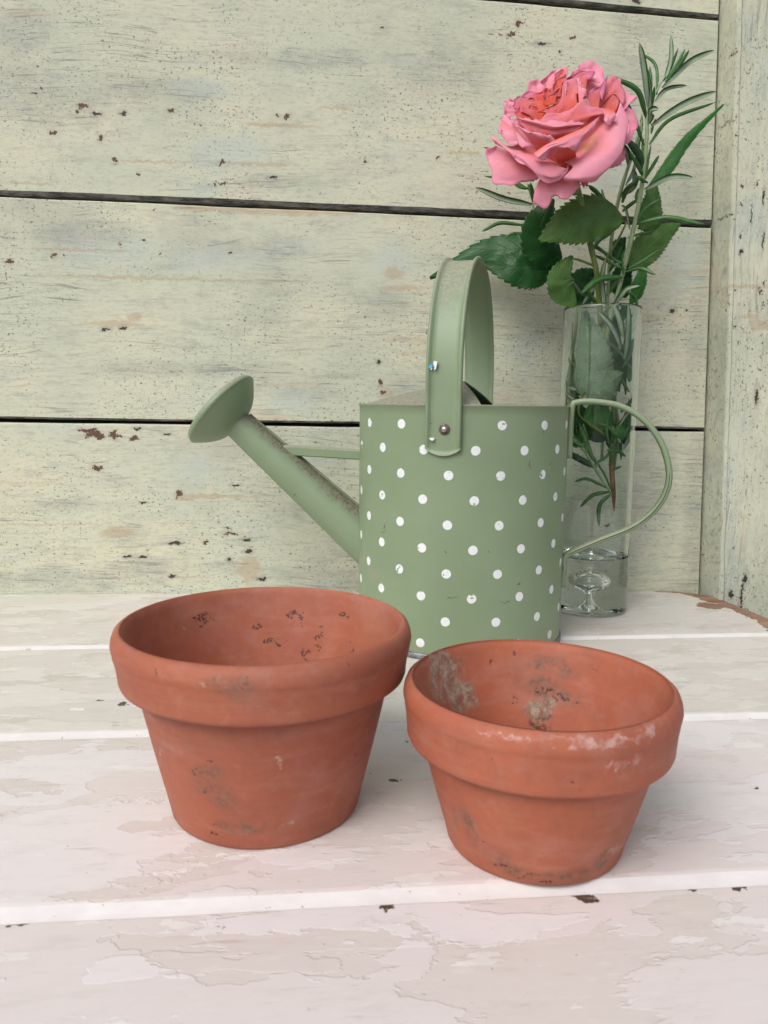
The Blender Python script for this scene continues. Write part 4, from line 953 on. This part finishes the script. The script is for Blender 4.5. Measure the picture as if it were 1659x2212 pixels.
stem(rose, rorg, [k1(880, 1400, .675), k1(985, 1290, .680), k1(1060, 1180, .688), k1(1095, 980, .690), k1(1098, 820, .690)], [.0011, .0011, .001, .0009, .0008], m_rstem, 'leaf_stalk')
LV = [  # midrib path (frame, x, y, depth), half width px, material, face, cup, asym
    ([(655, 1140, .692), (520, 1075, .690), (340, 1095, .700), (94, 1208, .706)], 74, m_dark, (.1, -1, .3), .15, 1.1),
    ([(682, 1140, .684), (590, 1150, .680), (480, 1158, .682), (330, 1130, .690)], 94, m_dark, (-.05, -1, .15), .25, 1),
    ([(700, 1125, .676), (640, 1060, .668), (610, 960, .665), (665, 840, .668)], 98, m_dark, (.15, -1, .15), .3, 1),
    ([(990, 940, .648), (870, 925, .642), (740, 965, .638), (603, 1032, .636)], 102, m_mid, (-.1, -1, .1), .2, 1.12),
    ([(770, 1335, .652), (712, 1260, .646), (705, 1190, .645), (750, 1105, .650)], 68, m_mid, (.2, -1, 0), .2, 1.05),
    ([(1092, 812, .688), (1180, 700, .690), (1280, 560, .694), (1452, 402, .700)], 30, m_green, (-.5, -.75, .3), .5, 1.2),
    ([(1070, 985, .680), (1110, 930, .678), (1130, 850, .678), (1135, 768, .682)], 62, m_mid, (.3, -1, .15), .2, 1),
    ([(1020, 1165, .684), (1080, 1090, .682), (1160, 1010, .682), (1255, 955, .688)], 68, m_mid, (-.25, -1, -.1), .25, 1),
    ([(1020, 1330, .684), (1060, 1270, .682), (1080, 1200, .682), (1100, 1110, .686)], 34, m_green, (.4, -1, .1), .3, 1),
    ([(830, 1330, .692), (800, 1270, .694), (810, 1210, .694), (860, 1170, .694)], 70, m_dark, (0, -1, .2), .2, 1),
    ([(1000, 1300, .694), (980, 1240, .696), (990, 1180, .696), (1010, 1120, .694)], 50, m_dark, (0, -1, .2), .2, 1),
    ([(980, 1130, .690), (965, 1080, .692), (975, 1050, .692), (1000, 1020, .690)], 36, m_dark, (.1, -1, .2), .2, 1)]
for i, (pth, w, mt, fc, cup, asy) in enumerate(LV):
    P_ = path3(pth); leaf(rose, rorg, P_, w * PX1 * P_[1].y, mt, fc, cup, True, 15 if w > 60 else 11, .06, i * 1.7, 0, asy)
LV4 = [([(405, 720, .650), (425, 600, .647), (440, 430, .646), (425, 228, .652)], 152, m_pale, (0, -1, 0), .12, 1.05), ([(455, 755, .650), (520, 690, .645), (580, 630, .645), (650, 585, .650)], 92, m_pale, (.1, -1, .1), .15, 1),
       ([(465, 770, .668), (500, 830, .666), (560, 870, .666), (600, 890, .668)], 80, m_green, (0, -1, .2), .2, 1), ([(700, 720, .680), (720, 560, .684), (735, 420, .686), (748, 265, .686)], 52, m_dark, (-.3, -1, 0), .2, 1),
       ([(672, 1100, .682), (700, 1050, .684), (715, 980, .686), (735, 880, .686)], 40, m_green, (-.3, -1, 0), .2, 1), ([(350, 700, .682), (320, 600, .684), (315, 500, .686), (330, 380, .688)], 48, m_dark, (.3, -1, 0), .2, 1),
       ([(560, 640, .690), (560, 520, .692), (560, 400, .694), (575, 280, .694)], 66, m_green, (0, -1, 0), .2, 1), ([(640, 700, .688), (650, 620, .690), (660, 520, .692), (640, 430, .694)], 60, m_green, (0, -1, 0), .2, 1),
       ([(380, 1030, .680), (370, 980, .682), (350, 940, .684), (360, 850, .686)], 44, m_green, (0, -1, 0), .2, 1), ([(470, 700, .692), (470, 600, .694), (480, 500, .694), (470, 380, .694)], 62, m_dark, (0, -1, 0), .2, 1),
       ([(640, 1060, .690), (620, 1000, .692), (600, 940, .692), (610, 860, .694)], 56, m_dark, (0, -1, 0), .2, 1)]
LV4 += [([(400, 720, .672), (350, 600, .668), (325, 470, .666), (335, 300, .670)], 62, m_green, (.4, -1, 0), .2, 1), ([(420, 900, .676), (370, 830, .674), (335, 740, .672), (320, 640, .672)], 58, m_dark, (.4, -1, 0), .2, 1),
        ([(600, 660, .676), (650, 560, .674), (690, 450, .672), (715, 310, .674)], 56, m_dark, (-.4, -1, 0), .2, 1), ([(660, 1010, .676), (690, 920, .674), (705, 840, .674), (710, 740, .676)], 50, m_dark, (-.4, -1, 0), .2, 1),
        ([(400, 880, .684), (380, 800, .686), (340, 720, .688), (315, 640, .688)], 50, m_green, (.2, -1, 0), .2, 1), ([(520, 420, .690), (600, 380, .692), (650, 300, .692), (690, 200, .690)], 70, m_dark, (-.1, -1, 0), .2, 1),
        ([(560, 980, .684), (500, 940, .686), (450, 880, .688), (420, 790, .688)], 60, m_dark, (.1, -1, 0), .2, 1), ([(600, 1000, .664), (650, 930, .664), (690, 860, .668), (710, 770, .672)], 44, m_green, (-.2, -1, 0), .2, 1),
        ([(400, 1000, .688), (450, 900, .690), (520, 820, .692), (560, 720, .692)], 70, m_green, (.1, -1, 0), .2, 1), ([(690, 640, .668), (715, 560, .670), (735, 480, .672), (745, 390, .674)], 34, m_green, (-.4, -1, 0), .3, 1)]
for i, (pth, w, mt, fc, cup, asy) in enumerate(LV4):
    P_ = path3(pth, k4); leaf(rose, rorg, P_, w * PX4 * P_[1].y, mt, fc, cup, True, 15 if w > 80 else 11, .05, 20 + i * 1.7, 0, asy)

# flower
def petal_material(name, base, mid, tip, edge, tr=.30, pos=(.06, .36, .78, .99)):
    s = NT(name); q = s.sep(s.uv()); P = s.obj()
    st = s.noise(s.comb(s.M('MULTIPLY', q[0], 26), s.M('MULTIPLY', q[1], 2.2), 0), 1.0, 4, .6)
    nz = s.noise(P, 60, 4, .6); v = s.M('ADD', q[1], s.M('MULTIPLY', s.M('SUBTRACT', nz, .5), .35))
    c = s.ramp(v, list(zip(pos, (base, mid, tip, edge))))
    c = s.mix(s.step(st, .45, .75, 0, .28), c, tuple(a * b_ for a, b_ in zip(tip, (.98, .72, .80))))
    bl = s.noise(P, 150, 5, .7, off=(4, 4, 1)); c = s.mix(s.M('MULTIPLY', s.step(bl, .58, .68), s.step(q[1], .7, 1, 0, .7)), c, (.58, .10, .22))
    pale = s.noise(P, 110, 3, .6, off=(8, 4, 1)); c = s.mix(s.step(pale, .5, .75, 0, .30), c, (.88, .50, .55))
    h = s.M('ADD', s.M('MULTIPLY', st, .8), s.M('MULTIPLY', nz, .4))
    b = s.bsdf(c, .55, s.bump(h, .35, .0006), .25, Sheen_Weight=.15)
    t_ = s.n('ShaderNodeBsdfTranslucent'); s.set(t_.inputs[0], c)
    mx = s.n('ShaderNodeMixShader'); mx.inputs[0].default_value = tr; s.t.links.new(b, mx.inputs[1]); s.t.links.new(t_.outputs[0], mx.inputs[2])
    return s.done(mx.outputs[0])
po = petal_material('petal_outer', (.84, .22, .17), (.87, .29, .35), (.88, .37, .48), (.86, .30, .44), .24)
py = petal_material('petal_yellow_base', (.48, .26, .03), (.86, .28, .30), (.88, .38, .49), (.86, .30, .44), .24, (.0, .13, .45, .99))
pm = petal_material('petal_middle', (.80, .14, .05), (.80, .15, .11), (.80, .21, .24), (.80, .27, .35), .28)
pin = petal_material('petal_inner', (.80, .12, .05), (.80, .12, .08), (.80, .17, .17), (.72, .15, .24), .30)
pp = petal_material('petal_mauve', (.80, .20, .12), (.78, .18, .18), (.74, .22, .33), (.52, .12, .28), .28)
FY = .622; FPX = .73733 / 3.19 / F * FY         # metres per flower-frame pixel
def fp(x, y, d):
    X_, Y_ = K(x, y, 1380, 150, 3.19); return at(X_, Y_, FY - d * FPX)
def petal(rows, mat, nu=26, nv=20, ruf=.0006, seed=0, name='petal'):
    """rows of (x, y, towards-viewer) from base to lip, splined both ways"""
    R_ = [cr_spline([fp(*p_) for p_ in r_], nu) for r_ in rows]
    cols_ = [cr_spline([r_[i] for r_ in R_], nv) for i in range(nu)]
    vs = []; uvs = []
    for j in range(nv):
        f = j / (nv - 1)
        for i in range(nu):
            g = i / (nu - 1); v = cols_[i][j]
            k = ruf * f ** 2
            d = Vector((noise.noise(Vector((g * 5, f * 3, seed))), noise.noise(Vector((g * 5, f * 3, seed + 9))), noise.noise(Vector((g * 5, f * 3, seed + 21))))) * k * 2.2
            d += Vector((0, 0, noise.noise(Vector((g * 17, seed, f * 4))))) * k * 1.1 + Vector((1, 0, .6)) * noise.noise(Vector((g * 34, seed, 2))) * k * (.6 if f > .8 else 0)
            vs.append(v + d - rorg); uvs.append((g, f))
    me = mesh(name, vs, grid_faces(nv, nu), True, uvs)
    o = link(name, me, mat, rose)
    md = o.modifiers.new('thickness', 'SOLIDIFY'); md.thickness = .0002; md.offset = 0
    return o
PET = [
  # far petals, back to front
  (po, [[(950, 420, -150), (1050, 430, -160), (1150, 440, -150)], [(960, 270, -260), (1080, 260, -300), (1200, 330, -240)], [(990, 170, -250), (1030, 110, -330), (1110, 90, -350), (1190, 135, -330), (1238, 230, -270), (1215, 320, -220)]]),
  (po, [[(720, 480, -140), (800, 470, -160), (900, 450, -160)], [(620, 380, -230), (720, 300, -290), (850, 280, -260)], [(570, 320, -220), (650, 275, -280), (730, 225, -310), (780, 165, -330), (895, 148, -300), (915, 215, -240)]]),
  (po, [[(620, 520, -80), (700, 500, -120), (760, 480, -120)], [(520, 440, -140), (600, 380, -190), (700, 370, -180)], [(470, 420, -110), (520, 350, -190), (560, 290, -210), (640, 290, -210), (700, 310, -180)]]),
  (po, [[(560, 640, -20), (600, 600, -40), (640, 560, -60)], [(400, 600, -50), (420, 530, -90), (500, 480, -110)], [(330, 640, -20), (305, 560, -50), (305, 480, -90), (350, 445, -120), (430, 455, -110)]]),
  (po, [[(1150, 640, -60), (1180, 590, -80), (1200, 540, -80)], [(1330, 600, -110), (1370, 500, -140), (1330, 400, -160)], [(1440, 540, -80), (1525, 470, -100), (1532, 415, -120), (1440, 350, -160), (1410, 280, -190), (1330, 250, -190)]]),
  (po, [[(1150, 760, -20), (1180, 700, -40), (1200, 640, -40)], [(1330, 820, -60), (1390, 700, -90), (1370, 580, -100)], [(1390, 900, -60), (1470, 830, -80), (1535, 740, -100), (1540, 660, -110), (1500, 560, -110), (1420, 505, -100)]]),
  (po, [[(1150, 950, -60), (1180, 900, -70), (1220, 850, -80)], [(1280, 1030, -110), (1330, 990, -110), (1370, 920, -110)], [(1310, 1090, -110), (1380, 1060, -120), (1440, 1000, -120), (1420, 930, -120)]]),
  (pm, [[(1080, 600, -20), (1130, 560, -40), (1180, 540, -60)], [(1190, 500, -60), (1260, 420, -110), (1330, 400, -110)], [(1200, 480, -70), (1240, 330, -130), (1300, 235, -160), (1380, 270, -150), (1435, 370, -120), (1420, 500, -70)]]),
  (po, [[(930, 480, -110), (1000, 480, -130), (1070, 480, -130)], [(920, 330, -170), (1010, 270, -210), (1110, 300, -200)], [(905, 270, -150), (940, 190, -220), (1010, 155, -240), (1090, 172, -240), (1150, 215, -220), (1190, 310, -180)]]),
  (pp, [[(880, 420, -90), (960, 420, -110), (1060, 410, -110)], [(890, 290, -140), (980, 240, -180), (1090, 270, -160)], [(900, 245, -120), (950, 215, -170), (1030, 190, -190), (1110, 185, -180), (1148, 215, -160), (1090, 268, -130)]]),
  (pm, [[(790, 480, -100), (830, 470, -110), (880, 460, -110)], [(760, 330, -150), (810, 270, -190), (870, 260, -180)], [(775, 300, -130), (785, 215, -170), (830, 185, -200), (895, 150, -210), (905, 215, -170)]]),
  (pin, [[(760, 470, -60), (810, 460, -80), (850, 440, -80)], [(740, 370, -90), (790, 310, -130), (850, 310, -130)], [(745, 400, -70), (770, 300, -110), (820, 245, -150), (880, 225, -150), (900, 290, -110)]]),
  (pin, [[(760, 480, -40), (800, 470, -50), (830, 450, -60)], [(760, 420, -60), (810, 360, -90), (850, 340, -90)], [(750, 440, -40), (790, 375, -70), (840, 320, -100), (880, 300, -100), (880, 340, -80)]]),
  # mauve-edged petals on the left of the heart
  (pp, [[(600, 560, -20), (660, 540, -40), (720, 520, -50)], [(490, 480, -70), (570, 420, -110), (660, 420, -110)], [(460, 500, -50), (480, 410, -100), (560, 375, -140), (640, 385, -140), (700, 390, -120)]]),
  (pp, [[(560, 620, 10), (600, 580, 0), (640, 550, -20)], [(440, 540, -10), (450, 480, -50), (540, 450, -70)], [(405, 540, 10), (395, 475, -30), (430, 430, -70), (500, 425, -90), (600, 440, -90)]]),
  (pin, [[(640, 540, -20), (690, 530, -30), (730, 510, -40)], [(590, 460, -50), (640, 420, -80), (700, 430, -80)], [(570, 450, -40), (600, 405, -80), (660, 380, -100), (720, 350, -110), (750, 360, -90)]]),
  (pin, [[(680, 500, -10), (720, 495, -20), (760, 490, -20)], [(670, 430, -30), (700, 380, -60), (750, 390, -60)], [(680, 420, -20), (690, 370, -50), (730, 345, -80), (765, 370, -60), (750, 410, -40)]]),
  (pin, [[(690, 510, 0), (740, 505, 0), (790, 490, -10)], [(680, 460, -10), (730, 430, -30), (800, 420, -40)], [(680, 440, 0), (720, 415, -30), (780, 405, -50), (835, 400, -50), (830, 420, -30)]]),
  (pin, [[(650, 570, 20), (690, 545, 10), (730, 530, 0)], [(590, 510, -10), (630, 470, -30), (690, 470, -40)], [(560, 510, 0), (570, 480, -20), (620, 470, -40), (680, 500, -40), (700, 510, -20)]]),
  (pin, [[(620, 640, 30), (660, 610, 30), (700, 580, 20)], [(520, 580, 10), (560, 520, -10), (640, 530, -20)], [(555, 560, 10), (550, 505, 0), (590, 500, 0), (640, 560, 10), (700, 585, 20)]]),
  (pin, [[(640, 700, 40), (700, 670, 40), (760, 640, 30)], [(560, 610, 40), (620, 560, 20), (720, 560, 10)], [(470, 570, 40), (480, 515, 20), (560, 535, 10), (640, 575, 20), (740, 560, 20), (800, 530, 10)]]),
  (pin, [[(560, 740, 60), (600, 700, 50), (640, 670, 40)], [(460, 640, 40), (490, 580, 20), (560, 580, 20)], [(405, 560, 40), (440, 520, 10), (480, 530, 10), (540, 590, 40), (600, 660, 60)]]),
  # tall petals right of the heart
  (pm, [[(800, 650, 30), (900, 620, 20), (1000, 560, 10)], [(720, 560, 0), (860, 480, -30), (990, 400, -50)], [(655, 545, 10), (760, 500, -20), (850, 440, -50), (885, 300, -90), (985, 250, -110), (1040, 350, -80), (1060, 450, -40)]]),
  (po, [[(1010, 500, -10), (1030, 500, 0), (1045, 490, 0)], [(1000, 370, -50), (1030, 370, -30), (1060, 400, -10)], [(987, 235, -90), (1020, 290, -60), (1060, 335, -30), (1070, 390, 0), (1050, 455, 10)]]),
  (po, [[(880, 430, -60), (875, 440, -60), (865, 450, -60)], [(880, 350, -70), (890, 360, -65), (880, 400, -60)], [(885, 285, -85), (900, 300, -80), (895, 350, -70), (875, 400, -60)]]),
  (pp, [[(1130, 560, 0), (1160, 560, -10), (1190, 550, -20)], [(1080, 440, -20), (1150, 400, -50), (1210, 400, -60)], [(1070, 450, 10), (1100, 360, -30), (1170, 345, -60), (1250, 320, -100), (1282, 225, -120), (1260, 330, -80), (1215, 470, -40)]]),
  (pin, [[(800, 700, 50), (900, 680, 40), (1000, 640, 30)], [(740, 600, 40), (850, 550, 20), (960, 520, 10)], [(660, 560, 30), (760, 545, 10), (870, 510, 0), (950, 520, 0), (1000, 510, 0)]]),
  (pm, [[(760, 820, 60), (900, 800, 60), (1080, 760, 40)], [(700, 700, 110), (880, 680, 120), (1120, 620, 90)], [(630, 660, 90), (690, 590, 80), (850, 562, 70), (960, 530, 60), (1065, 455, 20), (1130, 505, 40), (1230, 535, 50), (1345, 560, 60)], [(660, 650, 100), (740, 600, 95), (850, 580, 95), (960, 560, 95), (1080, 500, 70), (1150, 545, 110), (1240, 590, 140), (1345, 640, 120)]][:3]),
  (po, [[(1230, 540, 50), (1280, 548, 55), (1345, 560, 50)], [(1240, 590, 90), (1290, 610, 100), (1355, 600, 80)], [(1250, 600, 100), (1265, 650, 110), (1300, 668, 110), (1345, 640, 90), (1350, 590, 60)]]),
  (pm, [[(700, 1120, -20), (830, 1150, -20), (1000, 1120, -20)], [(560, 960, 60), (800, 1000, 80), (1100, 960, 60)], [(480, 800, 50), (760, 860, 60), (1150, 760, 20)]]),
  (pm, [[(840, 1090, 0), (930, 1090, 0), (1000, 1070, 0)], [(860, 960, 60), (1020, 860, 50), (1180, 760, 20)], [(880, 740, 50), (1080, 600, 40), (1300, 540, -10)]]),
  (pm, [[(1100, 640, -60), (1200, 640, -60), (1300, 640, -60)], [(1120, 500, -90), (1240, 480, -110), (1380, 500, -100)], [(1150, 400, -100), (1260, 340, -130), (1380, 380, -120)]]),
  (po, [[(760, 1140, -10), (660, 1130, -10), (600, 1080, -10)], [(700, 1020, 80), (520, 980, 60), (420, 920, 40)], [(640, 900, 90), (440, 860, 60), (340, 780, 20)]]),
  # right big cupped petal
  (py, [[(840, 1030, 60), (900, 980, 50), (1050, 850, 30), (1150, 700, 0)], [(950, 1080, 200), (1120, 1010, 210), (1290, 880, 150), (1330, 620, 20)], [(880, 1160, 200), (1020, 1180, 240), (1250, 1100, 210), (1420, 860, 120), (1460, 660, 20), (1390, 490, -40)], [(850, 1195, 170), (960, 1200, 200), (1130, 1230, 190), (1240, 1130, 160), (1370, 1020, 130), (1395, 880, 100), (1470, 740, 40), (1400, 480, -60)]]),
  # front coral petals with folded-out lips
  (pm, [[(620, 940, 80), (760, 900, 90), (900, 860, 80)], [(560, 780, 150), (740, 790, 190), (980, 780, 150)], [(400, 620, 110), (520, 655, 150), (700, 715, 190), (880, 715, 180), (1055, 680, 110)], ]),
  (po, [[(430, 640, 115), (560, 690, 155), (740, 735, 195), (900, 715, 180), (1055, 690, 110)], [(420, 615, 120), (560, 660, 190), (740, 700, 230), (900, 690, 210), (1060, 680, 120)], [(450, 620, 105), (560, 640, 160), (700, 668, 190), (880, 672, 180), (1050, 675, 105)]]),
  (po, [[(640, 960, 90), (690, 920, 90), (760, 880, 90)], [(520, 800, 180), (620, 820, 200), (740, 850, 190)], [(400, 660, 150), (480, 740, 200), (600, 780, 230), (700, 800, 230), (790, 850, 180)], [(388, 612, 120), (450, 700, 180), (560, 765, 220), (700, 780, 215), (780, 830, 170)]]),
  (po, [[(640, 1010, 90), (660, 970, 90), (680, 930, 90)], [(430, 880, 130), (440, 760, 120), (500, 700, 100)], [(330, 850, 110), (270, 750, 70), (270, 660, 40), (330, 610, 30), (390, 640, 60)], [(620, 920, 150), (520, 895, 150), (400, 880, 130), (310, 830, 100), (262, 700, 60)]][:3]),
  (po, [[(400, 660, 70), (330, 660, 60), (280, 640, 50)], [(460, 780, 150), (380, 760, 140), (280, 720, 90)], [(610, 915, 200), (520, 890, 190), (400, 882, 170), (320, 830, 140), (270, 740, 90)]]),
  # big front lip
  (pm, [[(830, 1040, 80), (900, 1030, 80), (980, 1000, 70)], [(740, 970, 200), (860, 930, 220), (1000, 900, 190)], [(640, 990, 230), (760, 900, 270), (900, 850, 270), (1080, 760, 220), (1190, 640, 130)]]),
  (po, [[(650, 1000, 225), (770, 905, 265), (900, 860, 262), (1080, 770, 215), (1190, 650, 125)], [(610, 990, 270), (740, 880, 320), (900, 850, 320), (1060, 770, 270), (1195, 630, 150)], [(580, 960, 250), (700, 875, 290), (870, 795, 290), (1050, 715, 240), (1205, 605, 140)]][::-1]),
  (po, [[(580, 958, 250), (700, 877, 292), (870, 797, 292), (1050, 717, 242), (1203, 607, 142)], [(620, 1000, 290), (740, 900, 325), (890, 850, 325), (1060, 770, 275), (1195, 640, 155)], [(685, 1028, 270), (760, 925, 300), (880, 885, 310), (985, 922, 280), (1090, 780, 235), (1185, 660, 130)]]),
  # lower left
  (po, [[(720, 1100, 60), (680, 1060, 50), (620, 1000, 40), (560, 960, 40)], [(650, 1160, 90), (480, 1110, 90), (400, 1020, 70), (380, 930, 60)], [(620, 1200, 80), (330, 1200, 60), (200, 1060, 10), (260, 890, 20)], [(595, 1225, 60), (480, 1222, 60), (330, 1238, 50), (200, 1225, 30), (200, 1140, 0), (140, 1010, -10), (140, 920, 0), (210, 885, 20)]]),
  (po, [[(840, 1060, 80), (760, 1020, 90), (640, 940, 80), (500, 880, 60)], [(840, 1080, 190), (700, 1040, 210), (480, 960, 170), (330, 880, 110)], [(900, 1100, 190), (740, 1170, 240), (560, 1080, 220), (400, 960, 170), (250, 850, 100), (195, 790, 60)], [(912, 1060, 150), (900, 1150, 180), (780, 1218, 210), (640, 1190, 210), (540, 1090, 200), (400, 1010, 180), (390, 940, 150), (240, 880, 90), (195, 800, 50)]]),
  # hanging bottom petal
  (po, [[(760, 1080, 0), (850, 1080, 0), (940, 1090, 0)], [(640, 1200, 90), (780, 1200, 110), (980, 1200, 80)], [(595, 1300, 90), (760, 1320, 120), (860, 1330, 120), (1020, 1250, 60)], [(590, 1420, 60), (700, 1462, 90), (760, 1350, 100), (850, 1378, 100), (940, 1358, 80), (1030, 1230, 40)]]),
  (pp, [[(1000, 1190, 20), (1050, 1190, 20), (1100, 1180, 20)], [(1030, 1240, 10), (1060, 1240, 10), (1100, 1230, 0)], [(1030, 1255, 0), (1060, 1272, 0), (1095, 1262, -10)]]),
]
for i, (mt, rows) in enumerate(PET):
    petal(rows, mt, 30, 18, .0013 if mt is po else .0009, i * 3.3)
# green hip below the petals
vs, fs = oriented_lathe([(.0022, 0), (.0045, .003), (.0058, .008), (.0052, .014), (.003, .018)], fp(985, 1340, -20) - rorg, (fp(850, 1000, -20) - fp(985, 1340, -20)).normalized(), 20)
link('hip', mesh('hip', vs, fs), m_rstem, rose)
